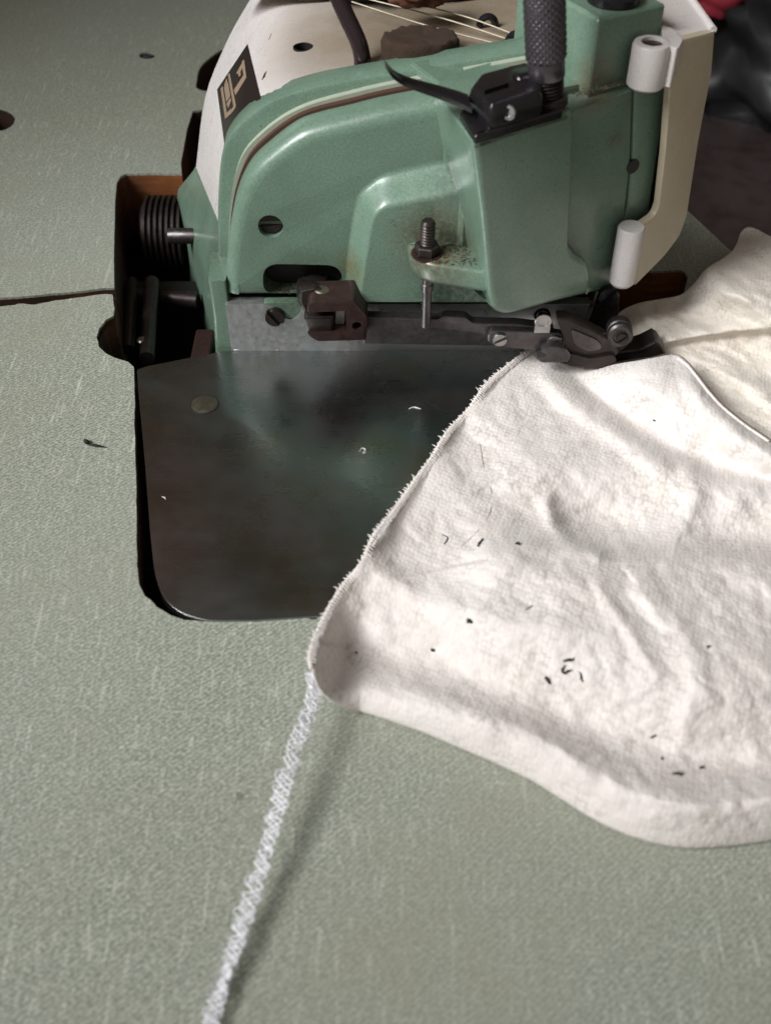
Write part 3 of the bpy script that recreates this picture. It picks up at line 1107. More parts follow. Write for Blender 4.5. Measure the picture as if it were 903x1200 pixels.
# ---- presser bar and foot
bar = pxy([(424, 371), (514, 373.5), (521, 370), (546, 371.5), (553, 378), (604, 379), (648, 384), (652, 402), (600, 405), (500, 403.5), (426, 402)], -9)
MB().profile(rounded(bar, [0, 0.8, 1, 1, 1, 0, 1, 1, 0, 0, 0], 3), xz, [(0.4, -9.4), (0.1, -9.25), (0, -8.9), (0, -6.2)]).build('presser_arm', M['blued'], mach)
lk = pxy([(571, 390), (578, 386), (640, 388), (658, 390), (664, 400), (658, 409), (640, 411), (580, 405), (571, 400)], -11)
MB().profile(rounded(lk, 1.0, 3), xz, [(0.4, -11.6), (0.1, -11.4), (0, -11.0), (0, -9.3)]).build('link_plate', M['blued'], mach)
for sx, sy in ((585, 396.5), (649, 399)):
    q = PY(sx, sy, -11.6)
    screw('screw', (q.x, -11.5, q.z), (0, -1, 0), 2.2, M['steel'], 0.5, 1.2)
q = PY(636, 376, -12)
ey = MB().lathe((q.x, -12.6, q.z), (0, 1, 0), [(2.5, 0.2), (2.3, 0), (1.6, 0), (1.5, 0.3), (1.5, 3.3), (2.5, 3.3)], 28)
ey.box((q.x, -11.2, q.z - 2.6), (4.4, 2.6, 2.6))
ey.build('thread_eye', M['steel'], mach, 0.2)
MB().lathe((q.x + 0.2, -11.6, q.z), (0, 1, 0), [(1.65, 0), (1.65, 1.5)], 20).build('eye_hole', M['void'], mach)
fan = pxy([(651, 371), (664, 371), (690, 383), (716, 396), (727, 410), (716, 421), (686, 426), (668, 421), (655, 409), (660, 396)], -12.5)
MB().profile(rounded(fan, 1.2, 4), xz, [(0.6, -13.4), (0.15, -13.1), (0, -12.6), (0, -9.5)]).build('foot_shank', M['dark'], mach)
MB().prism(rounded(pxy([(668, 385), (700, 398), (706, 408), (690, 412), (672, 404)], -13.6), 1.5, 3), xz, -13.9, -13.2).build('foot_spring', M['blued'], mach, 0.3)
toe = pxy([(627, 416.5), (640, 413), (632, 408.5), (646, 402), (662, 404), (668, 412), (664, 421), (634, 421.5)], -13.5)
MB().profile(rounded(toe, 0.7, 3), xz, [(0.4, -15.2), (0.1, -15.0), (0, -14.5), (0, -11.2)]).build('presser_toe', M['blued'], mach)
MB().prism(rounded(pxy([(657, 408), (690, 417), (718, 412), (722, 420), (700, 428), (664, 425)], -13), 1.2, 3), xz, -14.5, -6).build('foot_sole', M['dark'], mach, 0.4)
rear = spline([(706, 411), (728, 408), (748, 405), (766, 396.5)], 4) + [Vector((772, 400)), Vector((779, 411.5))] + spline([(760, 416), (735, 419), (706, 424)], 4)
MB().profile(pxy([(p.x, p.y) for p in rear], -9), xz, [(0.5, -10.6), (0.1, -10.3), (0, -9.8), (0, -4)]).build('rear_toe', M['dark'], mach)
q = PY(726, 392, -13)
rx = Vector((-0.12, -1, 0.25)).normalized()
MB().lathe(q - rx * 4, rx, [(3.3, -2), (3.7, -1.5), (3.7, 2.2), (3.3, 2.6), (3.3, 3.0), (3.6, 3.3), (3.6, 5), (3.0, 5.6), (2.2, 5.6), (2.1, 4.9), (0.2, 4.9)], 32).build('guide_roller', M['blued'], mach)
screw('screw', q + Vector((0.5, -1.3, -0.4)), rx, 1.75, M['dark'], 0.7, 1.0)
lug = pxy([(712, 396), (722, 383), (733, 384), (738, 396), (728, 409), (708, 414)], -11)
MB().prism(rounded(lug, 1.5, 4), xz, -12, -8).build('roller_lug', M['blued'], mach, 0.4)
vb = pxy([(692, 338), (722, 334), (724, 362), (716, 392), (682, 400), (678, 392)], 3)
MB().prism(rounded(vb, 1.2, 3), xz, 1.5, 5).build('needle_clamp', M['dark'], mach, 0.4)
q = PY(712, 347.5, 1)
screw('screw', (q.x, 1.4, q.z), (0, -1, 0.15), 3.2, M['black'], 1.0, 1.6)
for a, b in (((699, 341), (686, 384)), ((692, 352), (682, 382))):
    MB().tube([PY(*a, -1), PY(*b, -1)], [0.45, 0.32], 8).build('needle', M['steel'], mach)

# ---- white hinged side guard
hx, hy = 66.5, 0.0
pt = PY(764.5, 48, hy)
hx = pt.x
zt_ = pt.z
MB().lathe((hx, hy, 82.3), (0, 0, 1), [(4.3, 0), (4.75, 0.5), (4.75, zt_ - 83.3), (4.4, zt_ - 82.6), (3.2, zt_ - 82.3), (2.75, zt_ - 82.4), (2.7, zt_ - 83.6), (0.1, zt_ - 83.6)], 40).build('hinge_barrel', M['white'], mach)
MB().lathe((hx, hy, zt_ - 1.6), (0, 0, 1), [(2.65, 0), (2.65, 0.7), (2.2, 0.9)], 24).build('hinge_pin', M['brown'], mach)
W = Plane(hx + 3.6, hy - 1.0, 0.80, 0.60)
gp = [(783, 52), (800, 46), (837.5, 36.5), (834, 84), (818, 168), (805, 252), (797, 276), (778, 301), (757, 322), (743, 336), (738, 300), (742, 268), (757, 260), (768, 252), (772, 240), (779, 180), (785, 104)]
MB().profile(rounded(hplane(W, gp), [0, 0.6, 0.8, 0, 0, 1.5, 2, 2, 1, 1, 0, 1.5, 1.5, 1.5, 0, 0, 0], 4), hfn(W), [(0.8, 0), (0.2, 0.15), (0, 0.6), (0, 2.0), (0.3, 2.4)]).build('side_guard', M['cream'], mach)
zl0, zl1 = PY(733, 334, -2).z, PY(735, 268, -2).z
lx = PY(733.5, 300, -1).x
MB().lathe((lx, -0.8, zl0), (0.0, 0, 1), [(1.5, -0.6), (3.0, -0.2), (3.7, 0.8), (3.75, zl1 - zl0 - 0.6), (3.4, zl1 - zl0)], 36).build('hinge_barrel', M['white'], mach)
# top flange of the guard
fl_px = [(779, 57), (800, 47), (837, 36.5), (808, 0), (800, -20), (760, -20), (772, 8), (776, 26)]
fz = W.at(837.5, 36.5).z
flp = pxz(fl_px, fz)
MB().prism(rounded(flp, 0.6, 3), xy, fz - 1.6, fz + 0.05).build('guard_flange', M['white'], mach, 0.4)
a, b = PZ(837, 36, fz), PZ(806, -8, fz)
MB().tube([a + Vector((-0.4, 0, 0.2)), b + Vector((-0.4, 0, 0.2))], 0.9, 10).build('flange_edge', M['white'], mach)
br_ = PZ(776, 52, fz)
MB().prism(rounded(pxz([(774, 26), (790, 33), (800, 45), (794, 56), (778, 50)], zt_), 1.2, 3), xy, zt_ - 10, zt_ - 0.3).build('hinge_bridge', M['white'], mach, 0.5)

# ---- cloth plate
pl_px = [(160.5, 433), (172, 429), (262, 411.5), (420, 409), (690, 408), (690, 716), (560, 717), (380, 721.5), (300, 727), (243, 727.5), (214, 719.5), (197, 707), (187, 690), (181, 668), (176, 620), (170, 540), (164.5, 480)]
plp = rounded(pxz(pl_px, 0.6), [0.8, 1, 0.5, 0, 0, 2, 0, 0, 0, 3, 3, 2, 2, 2, 0, 0, 0], 4)
MB().profile(plp, xy, [(0.2, -6.0), (0.0, -1.0), (0.0, 0.55), (0.05, 0.59), (0.12, 0.6)]).build('cloth_plate', M['plate'], mach, angle=60)
q = PZ(240, 474, 0.6)
MB().lathe((q.x, q.y, 0.3), (0, 0, 1), [(4.25, 0), (4.25, 0.36), (4.05, 0.42)], 36).build('rivet_ring', M['void'], mach)
MB().lathe((q.x, q.y, 0.3), (0, 0, 1), [(3.85, 0), (3.85, 0.5), (3.6, 0.62), (0.1, 0.66)], 36).build('rivet', M['brass'], mach)

# ---- drive parts down in the cutout
pu = PZ(215, 284, -17)
prof = [(11, 0)]
for i in range(7):
    prof += [(14.2, 0.4 + i * 2.1), (14.2, 1.3 + i * 2.1), (12.6, 1.6 + i * 2.1), (12.6, 2.1 + i * 2.1)]
prof += [(11, 15.6)]
MB().lathe((pu.x + 1, pu.y + 4, -16), (-1, 0, 0), prof, 48).build('grooved_pulley', M['dark'], mach, angle=25)
a, b = PZ(224, 275, 0), PZ(190, 275, 0)
MB().lathe((a.x + 6, a.y, -0.5), (-1, 0, 0), [(2.7, 0), (2.7, 13.5), (2.4, 14)], 24).build('drive_shaft', M['blued'], mach)
for (x0_, y0_, x1_, y1_, z_, r_) in ((150, 345, 232, 352, -20, 3), (178, 330, 172, 420, -14, 2.6), (155, 330, 150, 410, -18, 2.2)):
    MB().tube([PZ(x0_, y0_, z_), PZ(x1_, y1_, z_)], r_, 12).build('linkage_bar', M['dark'], mach)
MB().box(PZ(196, 350, -26), (24, 12, 8)).build('linkage_block', M['void'], mach, 1.0)
q = PZ(166, 398, -12)
MB().lathe(q, (0, 0, 1), [(1.7, -4), (1.7, 0), (1.2, 0.4)], 14).build('linkage_pin', M['steel'], mach)

# ================================================================== CLOTH
cloth = thing('cloth', (70, -80, 0), 'cream flannel cloth lying creased under the presser foot and over the table', 'cloth')


def arc_resample(pts, n):
    P = np.array([tuple(p)[:2] for p in pts], float)
    d = np.r_[0, np.cumsum(np.hypot(*np.diff(P, axis=0).T))]
    t = np.linspace(0, d[-1], n)
    return np.c_[np.interp(t, d, P[:, 0]), np.interp(t, d, P[:, 1])]


def coons(top, bottom, left, right, ns, nt):
    T, B = arc_resample(spline(top, 8), ns), arc_resample(spline(bottom, 8), ns)
    L, Rr = arc_resample(spline(left, 8), nt), arc_resample(spline(right, 8), nt)
    s = np.linspace(0, 1, ns)[None, :, None]
    t = np.linspace(0, 1, nt)[:, None, None]
    return ((1 - t) * T[None] + t * B[None] + (1 - s) * L[:, None] + s * Rr[:, None]
            - ((1 - s) * (1 - t) * T[0] + s * (1 - t) * T[-1] + (1 - s) * t * B[0] + s * t * B[-1]))


def pdist(X, Y, poly):
    """distance to a pixel polyline, signed: positive below / right of its direction"""
    P = np.array([tuple(p)[:2] for p in poly], float)
    best = np.full(X.shape, 1e9)
    sg = np.zeros(X.shape)
    for a, b in zip(P[:-1], P[1:]):
        d = b - a
        L2 = (d ** 2).sum()
        t = np.clip(((X - a[0]) * d[0] + (Y - a[1]) * d[1]) / L2, 0, 1)
        qx, qy = a[0] + t * d[0], a[1] + t * d[1]
        r = np.hypot(X - qx, Y - qy)
        cr_ = d[0] * (Y - a[1]) - d[1] * (X - a[0])
        m = r < best
        best = np.where(m, r, best)
        sg = np.where(m, np.sign(cr_), sg)
    return best, sg


def ridge(X, Y, poly, amp, w_up, w_dn):
    d, s = pdist(X, Y, spline(poly, 5))
    w = np.where(s > 0, w_dn, w_up)
    return amp * np.exp(-(d / w) ** 2)


def blob(X, Y, cx, cy, sx, sy, amp, ang=0.0):
    c_, s_ = math.cos(R(ang)), math.sin(R(ang))
    u, v = (X - cx) * c_ + (Y - cy) * s_, -(X - cx) * s_ + (Y - cy) * c_
    return amp * np.exp(-(u / sx) ** 2 - (v / sy) ** 2)


def fbm(X, Y, sx, sy, ang, seed, octv=3):
    c_, s_ = math.cos(R(ang)), math.sin(R(ang))
    out = np.zeros(X.shape)
    it = np.nditer([X, Y], flags=['multi_index'])
    for x, y in it:
        u = (x * c_ + y * s_) / sx
        v = (-x * s_ + y * c_) / sy
        out[it.multi_index] = noise.fractal(Vector((u, v, seed)), 0.9, 2.0, octv)
    return out


L_px = [(627, 407), (604, 422), (580, 443), (560, 465), (538, 492), (520, 516), (498, 548), (480, 575), (460, 604), (440, 632), (424, 655), (408, 677), (394, 699), (383, 718), (373, 740), (366, 758), (363, 772), (365, 784)]
B_px = [(365, 784), (371, 800), (381, 814), (395, 824), (412, 831), (440, 839), (470, 849), (500, 860), (540, 877), (575, 892), (605, 906), (630, 919), (660, 938), (690, 957), (715, 970), (745, 982), (780, 991), (815, 994), (850, 992), (903, 985), (960, 975), (1040, 955)]
T_px = [(627, 407), (637, 414), (648, 420), (668, 427), (700, 429), (735, 424), (765, 419), (785, 415.5), (797, 417), (808, 426), (820, 441), (834, 459), (850, 476), (875, 496), (903, 515), (960, 556), (1040, 610)]
R_px = [(1040, 610), (1050, 720), (1050, 850), (1040, 955)]
NS_, NT_ = 270, 220
G = coons(T_px, B_px, L_px, R_px, NS_, NT_)
X, Y = G[..., 0], G[..., 1]
dL, _ = pdist(X, Y, spline(L_px, 6))
dB, _ = pdist(X, Y, spline(B_px, 6))
dT, _ = pdist(X, Y, spline(T_px, 6))
h = np.full(X.shape, 2.4)
h += 1.8 * np.clip(dL / 120, 0, 1)
# lower hem roll and the trough behind it
h += ridge(X, Y, [(400, 822), (470, 836), (560, 860), (640, 896), (720, 937), (810, 955), (903, 948), (1040, 920)], 4.8, 44, 60)
h += ridge(X, Y, [(430, 765), (520, 785), (600, 812), (680, 846), (760, 876), (850, 890), (960, 885), (1040, 870)], -3.4, 46, 34)
# broad swell of the body of the cloth
h += blob(X, Y, 690, 735, 170, 95, 8.0, 12)
h += blob(X, Y, 900, 790, 120, 110, 6.0, 0)
# long crease across the right half, hollow above it
h += ridge(X, Y, [(575, 655), (630, 645), (690, 655), (760, 660), (830, 657), (903, 664), (1040, 668)], 3.4, 18, 55)
h += blob(X, Y, 705, 612, 62, 30, -4.6, 10)
h += ridge(X, Y, [(640, 590), (648, 615), (668, 636), (700, 650)], 1.6, 10, 10)
h += ridge(X, Y, [(800, 520), (815, 570), (800, 620)], 1.4, 14, 22)
h += ridge(X, Y, [(750, 690), (790, 740), (815, 800), (800, 850)], 1.3, 26, 12)
h += ridge(X, Y, [(700, 690), (730, 730), (770, 790)], 0.8, 9, 9)
h += blob(X, Y, 870, 628, 80, 26, -3.0, 4)
h += ridge(X, Y, [(600, 560), (660, 540), (720, 552), (790, 560), (860, 580)], 2.0, 34, 26)
# diagonal tuck under the foot and the raised flap to its right
h += ridge(X, Y, [(662, 430), (700, 462), (745, 496), (800, 528), (850, 548), (903, 560), (980, 590)], -2.6, 20, 11)
h += blob(X, Y, 775, 455, 70, 34, 5.0, 33)
h += blob(X, Y, 890, 540, 80, 30, 3.0, 36)
h += ridge(X, Y, [(640, 440), (668, 470), (720, 510), (770, 545)], 2.0, 16, 13)
h = 3.4 + (h - 3.4) * 1.22
# rounded free edge on the right and in the hem there
h += 2.6 * np.exp(-((dT - 14) / 14) ** 2) * np.clip((X - 790) / 30, 0, 1)
h += 4.2 * np.clip((X - 700) / 90, 0, 1) * np.exp(-(dT / 60) ** 2)
# left part: low saddle folds
h += ridge(X, Y, [(420, 655), (480, 690), (540, 715), (600, 735), (650, 742)], 2.0, 22, 22)
h += ridge(X, Y, [(450, 740), (500, 742), (560, 772), (620, 800)], 1.3, 20, 16)
h += ridge(X, Y, [(520, 545), (560, 600), (590, 650)], 1.5, 24, 24)
h += ridge(X, Y, [(560, 480), (600, 520), (650, 600)], 1.2, 20, 22)
h += blob(X, Y, 605, 645, 30, 22, 1.5)
h += blob(X, Y, 590, 480, 46, 36, 1.6, 40)
# curled up corner: edge stands, a cup behind it
crn = np.clip((Y - 560) / 200, 0, 1)
h += 2.6 * crn * np.exp(-(dL / 16) ** 2) + 4.6 * np.clip((Y - 440) / 200, 0, 1) * np.exp(-(dL / 52) ** 2)
h += blob(X, Y, 366, 780, 22, 40, 4.2)
h += blob(X, Y, 404, 778, 22, 34, -4.0, 8)
h += 0.5 * (1 - crn) * np.exp(-(dL / 12) ** 2) * np.clip((Y - 430) / 60, 0, 1)
# bottom edge falls to the table on a round
fall = np.clip(dB / 50, 0, 1)
wB = np.clip((X - 372) / 50, 0, 1)
h = h * (1 - wB) + wB * (0.9 + (h - 0.9) * (0.22 * np.sqrt(np.clip(1 - (1 - fall) ** 2, 0, 1)) + 0.78 * fall))
# wrinkles
h += 1.0 * fbm(X, Y, 130, 60, 35, 1.3, 3) * np.clip(dB / 30, 0, 1) * np.clip(dL / 22, 0, 1)
h += 0.24 * fbm(X, Y, 46, 20, -30, 5.7, 3) * np.clip(dB / 30, 0, 1) * np.clip(dL / 18, 0, 1)
h += 0.11 * fbm(X, Y, 15, 11, 20, 9.2, 2) * np.clip(dL / 14, 0, 1)
h += 0.22 * fbm(X, Y, 70, 16, 62, 14.2, 2) * np.clip((X - 640) / 80, 0, 1) * np.clip(dB / 40, 0, 1)
crumple = np.abs(fbm(X, Y, 62, 40, 28, 31.0, 3))
h += (0.8 * np.clip(crumple, 0, 0.45) - 0.15) * np.clip(dB / 40, 0, 1) * np.clip(dL / 26, 0, 1)
crumple = np.abs(fbm(X, Y, 30, 19, -22, 37.0, 2))
h += (0.30 * np.clip(crumple, 0, 0.4) - 0.05) * np.clip(dB / 30, 0, 1) * np.clip(dL / 20, 0, 1) * (0.35 + 0.65 * np.clip((X - 470) / 120, 0, 1))
# pressed flat under the foot
pr = np.exp(-((X - 665) / 60) ** 2 - ((Y - 415) / 22) ** 2)
h = h * (1 - pr) + 1.3 * pr
h = np.maximum(h, 0.95)
rs0 = random.Random(5)
grid = [[PZ(X[r, c_], Y[r, c_], h[r, c_]) for c_ in range(NS_)] for r in range(NT_)]
# cloth edge turns under along the bottom and the free right edge
last = grid[-1]
for dz, k in ((0.55, 0.15), (0.3, 1.5), (0.2, 5.0)):
    row = []
    for c_ in range(NS_):
        p = last[c_]
        lift = max(0.0, p.z - 1.6) if X[-1, c_] < 420 else 0
        row.append(Vector((p.x + 0.15 * k, p.y + k, max(dz, lift * (0.97 - 0.04 * k) + dz))))
    grid.append(row)
sheet = MB().sheet(grid)
fs_ = sheet.build('front_sheet', M['cloth'], cloth, angle=180)
so = fs_.modifiers.new('thickness', 'SOLIDIFY')
so.thickness = 0.45 * K
so.offset = -1
h_edge = h[:, 0].copy()
edge_left = [grid[r][0].copy() for r in range(NT_)]
CB = bvh_of(fs_, (70, -80, 0))

# overlocked edge: a thick soft cord of stitches with loose thread ends
se = MB()
pth = arc_resample(spline([(p.x, p.y) for p in [Vector((q.x, q.y)) for q in edge_left]], 1), 520)
zz = np.interp(np.linspace(0, 1, 520), np.linspace(0, 1, NT_), [p.z for p in edge_left])
P3 = [Vector((pth[i][0], pth[i][1], zz[i] + 0.1)) for i in range(520)]
rad = [0.45 + 0.16 * abs(math.sin(i * 0.62)) + 0.14 * noise.noise(Vector((i * 0.31, 0, 0))) for i in range(520)]
se.tube(P3, rad, 8)
rs = random.Random(3)
for i in range(6, 514, 3):
    p = P3[i]
    tg = (P3[i + 1] - P3[i - 1]).normalized()
    out = Vector((tg.y, -tg.x, 0)) if tg.y > 0 else Vector((-tg.y, tg.x, 0))
    if out.x > 0:
        out = -out
    s0 = p + out * 0.5
    s1 = p - out * (1.3 + 0.5 * rs.random()) + tg * 0.5 + Vector((0, 0, 0.35))
    mid = p - out * 0.2 + Vector((0, 0, 0.5))
    se.tube(spline([s0, mid, s1], 3), 0.15, 5)
    if rs.random() < 0.7:
        ln = rs.uniform(0.3, 1.3) * (1.3 if rs.random() < 0.25 else 0.8)
        e = p + out * (0.4 + ln) + tg * rs.uniform(-1.0, 0.2) + Vector((0, 0, rs.uniform(-0.3, 0.5)))
        se.tube([p + out * 0.3, p.lerp(e, 0.6) + Vector((0, 0, 0.15)), e], [0.26, 0.17, 0.04], 5)
se.build('stitched_edge', M['cloth'], cloth, angle=180)

# the rest of the cloth, bunched behind the foot
T2 = [(700, 420), (706, 398), (716, 378), (728, 364), (748, 355), (775, 350), (797, 345), (812, 332), (826, 315), (845, 303), (857, 294), (863, 284), (867, 273), (875, 266), (886, 268), (903, 277), (950, 296), (1040, 330)]
B2 = [(700, 436), (740, 436), (780, 436), (806, 446), (830, 474), (860, 502), (903, 532), (960, 572), (1040, 625)]
L2 = [(700, 420), (700, 436)]
R2 = [(1040, 330), (1050, 480), (1040, 625)]
n2s, n2t = 210, 120
G2_ = coons(T2, B2, L2, R2, n2s, n2t)
X2, Y2 = G2_[..., 0], G2_[..., 1]
h2 = np.full(X2.shape, 2.2)
dT2, _ = pdist(X2, Y2, spline(T2, 6))
h2 += blob(X2, Y2, 930, 330, 110, 60, 16)
h2 += blob(X2, Y2, 860, 350, 60, 40, 5, 20)
h2 += ridge(X2, Y2, [(770, 402), (810, 394), (850, 388), (890, 384), (960, 380)], 3.2, 14, 5)
h2 += ridge(X2, Y2, [(790, 368), (840, 372), (890, 380)], -1.6, 14, 12)
h2 += ridge(X2, Y2, [(830, 320), (860, 345), (903, 372)], 2.2, 15, 12)
h2 += ridge(X2, Y2, [(850, 440), (880, 455), (930, 490)], 2.2, 20, 10)
h2 += ridge(X2, Y2, [(740, 375), (780, 372), (820, 362)], 1.4, 9, 9)
h2 += ridge(X2, Y2, [(800, 352), (830, 338), (846, 320)], -1.2, 8, 8)
h2 += 1.3 * fbm(X2, Y2, 70, 26, 25, 21.3, 3) * np.clip(dT2 / 14, 0, 1)
h2 += 0.22 * fbm(X2, Y2, 30, 18, -15, 25.1, 3)
h2 += 0.5 * np.clip(np.abs(fbm(X2, Y2, 60, 28, 20, 41.0, 3)), 0, 0.45) * np.clip(dT2 / 12, 0, 1)
h2 = np.minimum(np.maximum(h2, 0.6), 30)
# never above the front sheet where that lies over it
fr_over = np.clip((Y2 - 400) / 40, 0, 1) * np.clip((830 - X2) / 60, 0, 1)
h2 = h2 * (1 - 0.55 * fr_over)
grid2 = [[PZ(X2[r, c_], Y2[r, c_], h2[r, c_]) for c_ in range(n2s)] for r in range(n2t)]
under = [Vector((p.x + 0.5, p.y - 1.5, max(p.z - 2.5, 0.2))) for p in grid2[0]]
under2 = [Vector((p.x + 1.5, p.y - 5, max(p.z - 6, 0.15))) for p in grid2[0]]
rf = MB().sheet([under2, under] + grid2).build('rear_folds', M['cloth2'], cloth, angle=180)
so = rf.modifiers.new('thickness', 'SOLIDIFY')
so.thickness = 0.6 * K
so.offset = -1
# overlocked hem along the free right edge of the front sheet
hm = MB()
he = [onto(CB, p[0] - 3, p[1] + 3, 0.1) for p in arc_resample(spline(T_px[8:15], 8), 240)]
he = [p for p in he if p is not None]
hm.tube(he, [0.36 + 0.16 * abs(math.sin(i * 0.8)) + 0.15 * noise.noise(Vector((i * 0.4, 3, 0))) for i in range(len(he))], 8)
hm.build('hem_stitching', M['cloth'], cloth, angle=180)

# ================================================================== THREAD CHAIN
chain = MB()
cpts = [(370, 788, 8.4), (371, 803, 8.0), (366, 822, 8.0), (352, 858, 8.2), (338, 902, 7.6), (326, 945, 6.6), (314, 990, 5.6), (300, 1035, 4.6), (285, 1082, 3.5), (270, 1126, 2.6), (257, 1165, 2.0), (246, 1205, 1.7), (232, 1262, 1.6)]
cp = spline([PZ(x, y, z) for x, y, z in cpts], 40)
rs = random.Random(11)


def frame(i):
    t = (cp[min(i + 1, len(cp) - 1)] - cp[max(i - 1, 0)]).normalized()
    n = t.cross(Vector((0, 0, 1))).normalized()
    return t, n, n.cross(t)


nC = len(cp)


def width(i):
    f = i / nC
    return 1.72 + 0.15 * math.sin(f * 21) + 0.6 * noise.noise(Vector((f * 17, 2, 0))) + (0.25 if f < 0.16 else 0)


def tri(x):
    x = x % 1.0
    return 4 * abs(x - 0.5) - 1


phs, acc = [], 0.0
for i in range(nC):
    f = i / nC
    per = 7.0 if f < 0.15 else 22.0 + 9.0 * noise.noise(Vector((i * 0.03, 4, 2)))
    acc += 1.0 / per
    phs.append(acc)


def twist(i):
    return 0.35 * math.sin(i * 0.013 + 0.4) + 0.5 * noise.noise(Vector((i * 0.012, 8, 3)))


def rib(i, u, v):
    """point on the flat, slowly twisting ribbon of the chain"""
    t, n, b_ = frame(i)
    a_ = twist(i)
    d_ = n * math.cos(a_) + b_ * math.sin(a_)
    e_ = b_ * math.cos(a_) - n * math.sin(a_)
    return cp[i] + d_ * u * width(i) + e_ * v


for ph, am, vv in ((0.0, 1.0, 0.25), (0.5, 1.0, -0.25), (0.23, 0.85, 0.1)):
    path = []
    for i in range(0, nC, 2):
        jit = noise.noise_vector(Vector((i * 0.12, ph * 9, 5))) * 0.32
        path.append(rib(i, tri(phs[i] + ph) * am, vv * math.cos(6.28 * (phs[i] + ph))) + jit)
    chain.tube(spline(path, 3), 0.17, 6)
# needle thread down the middle, its loops catching the loopers
path = []
for i in range(0, nC, 2):
    path.append(rib(i, 0.30 * math.sin(6.28 * phs[i] * 1.0 + 1.0), 0.35 * math.sin(6.28 * phs[i] * 2)) + noise.noise_vector(Vector((i * 0.1, 31, 5))) * 0.3)
chain.tube(spline(path, 3), 0.13, 6)
for i in range(2, nC - 16, 16):
    s = 1 if rs.random() < 0.5 else -1
    o_ = 0.9 + 0.4 * rs.random()
    L_ = rs.choice((5, 7, 9))
    chain.tube(spline([rib(i, 0, 0.2), rib(i + 2, s * o_, 0.2), rib(i + L_, s * o_ * 0.9, 0), rib(i + L_ + 3, 0.1 * s, 0.1)], 5), 0.12, 5)
# fuzz
for i in range(0, nC, 1):
    t, n, b_ = frame(i)
    for q_ in range(2):
        s = rs.uniform(-1, 1)
        d_ = n * s + b_ * rs.uniform(-0.6, 0.9) + t * rs.uniform(-0.8, 0.8)
        st_ = cp[i] + n * s * width(i) * 0.7
        chain.tube([st_, st_ + d_ * 0.55, st_ + d_ * rs.uniform(0.8, 1.35) + t * rs.uniform(-0.6, 0.6)], [0.05, 0.04, 0.02], 3)
o = chain.build('thread_chain', M['thread'], None, angle=180, org=cp[nC // 2])
tag(o, 'white stitched thread chain trailing from the cloth corner across the table', 'thread')

# ================================================================== LINT AND SPECKS
def speck(px, py, pts, r0, label, name='lint_speck', mat='lint', bvh=None, z=0.0, group='dark lint specks on the cloth', cat='lint'):
    """a little crumb: wandering fibre given in pixel offsets, resting on a surface"""
    P = []
    r = r0 * (0.72 if mat == 'lint' and bvh else 1.0)
    for dx, dy in pts:
        p = onto(bvh, px + dx, py + dy, r * 0.6) if bvh else PZ(px + dx, py + dy, z + r * 0.8)
        if p is not None:
            P.append(p)
    if len(P) < 2:
        return
    path = spline(P, 4)
    N_ = len(path)
    rr = [r * (0.45 + 0.55 * math.sin(math.pi * (i + 0.6) / (N_ + 0.2))) * (1 + 0.35 * noise.noise(Vector((i * 0.9, px, py)))) for i in range(N_)]
    m = MB().tube(path, rr, 7)
    if bvh and mat == 'lint':
        rq = random.Random(int(px * 7 + py))
        for q_ in range(7):
            p_ = path[rq.randrange(N_)]
            d_ = Vector((rq.uniform(-1, 1), rq.uniform(-1, 1), rq.uniform(0.0, 0.5))) * (r * rq.uniform(1.2, 3.6))
            e_ = Vector((rq.uniform(-1, 1), rq.uniform(-1, 1), 0)) * r * 0.8
            m.tube(spline([p_, p_ + d_ * 0.6 + e_, p_ + d_], 3), [r * 0.42, r * 0.40, r * 0.30, r * 0.28, r * 0.2, r * 0.16, r * 0.1], 5)
    ob = m.build(name, M[mat], None, angle=180, org=P[0])
    return tag(ob, label, cat, group)


C_ = dict(bvh=CB)
speck(606, 638, [(-2, 0), (0, -1), (2, 1)], 0.42, 'small round black speck right of the curled fibre, upper middle of the cloth', **C_)
speck(563, 637, [(-3, 4), (-1, 0), (3, -4)], 0.45, 'slanted teardrop black speck on the upper left of the cloth', **C_)
speck(521, 632, [(-3, -5), (3, -2), (2, 2), (-1, 6)], 0.22, 'thin bent dark sliver on the cloth near the stitched left edge', **C_)
speck(550, 729, [(-2, 1), (0, -2), (3, 1)], 0.55, 'chunky black crumb near the middle left of the cloth', **C_)
speck(507, 762, [(-2, 0), (0, 0), (2, 1)], 0.5, 'round black dot on the lower left of the cloth', **C_)
speck(418, 765, [(-1, 0), (1, 1)], 0.3, 'tiny dark dot in the curled left corner of the cloth', **C_)
speck(619, 713, [(-4, 2), (0, 0), (4, -3)], 0.24, 'grey slanted splinter above the cluster of crumbs on the cloth', mat='hair', **C_)
speck(665, 774, [(-6, 1), (-2, 0), (2, -1), (7, -1)], 0.42, 'flat black crumb at the top of the cluster', **C_)
speck(661, 786, [(1, -6), (-3, -1), (0, 3), (5, 0), (9, -1)], 0.38, 'curled black shred in the middle of the cluster', **C_)
speck(641, 797, [(-2, -4), (0, 0), (3, 4)], 0.5, 'forked black crumb at the lower left of the cluster', **C_)
speck(681, 793, [(-1, -5), (0, 0), (1, 5)], 0.36, 'upright black splinter at the right of the cluster', **C_)
speck(793, 908, [(-5, 0), (0, -1), (5, 1)], 0.4, 'dark smudge of lint in the trough above the lower hem', **C_)
speck(821, 900, [(-2, 1), (0, 0), (3, 0)], 0.36, 'small dark crumb right of the smudge in the hem trough', **C_)
speck(765, 863, [(-3, 2), (3, -2)], 0.24, 'faint dark splinter above the hem trough', **C_)
speck(829, 758, [(-1, 0), (1, 1)], 0.36, 'single black dot on the right side of the cloth', **C_)
speck(766, 492, [(-1, 0), (1, 1)], 0.34, 'single dark dot on the raised flap of cloth beside the foot', **C_)
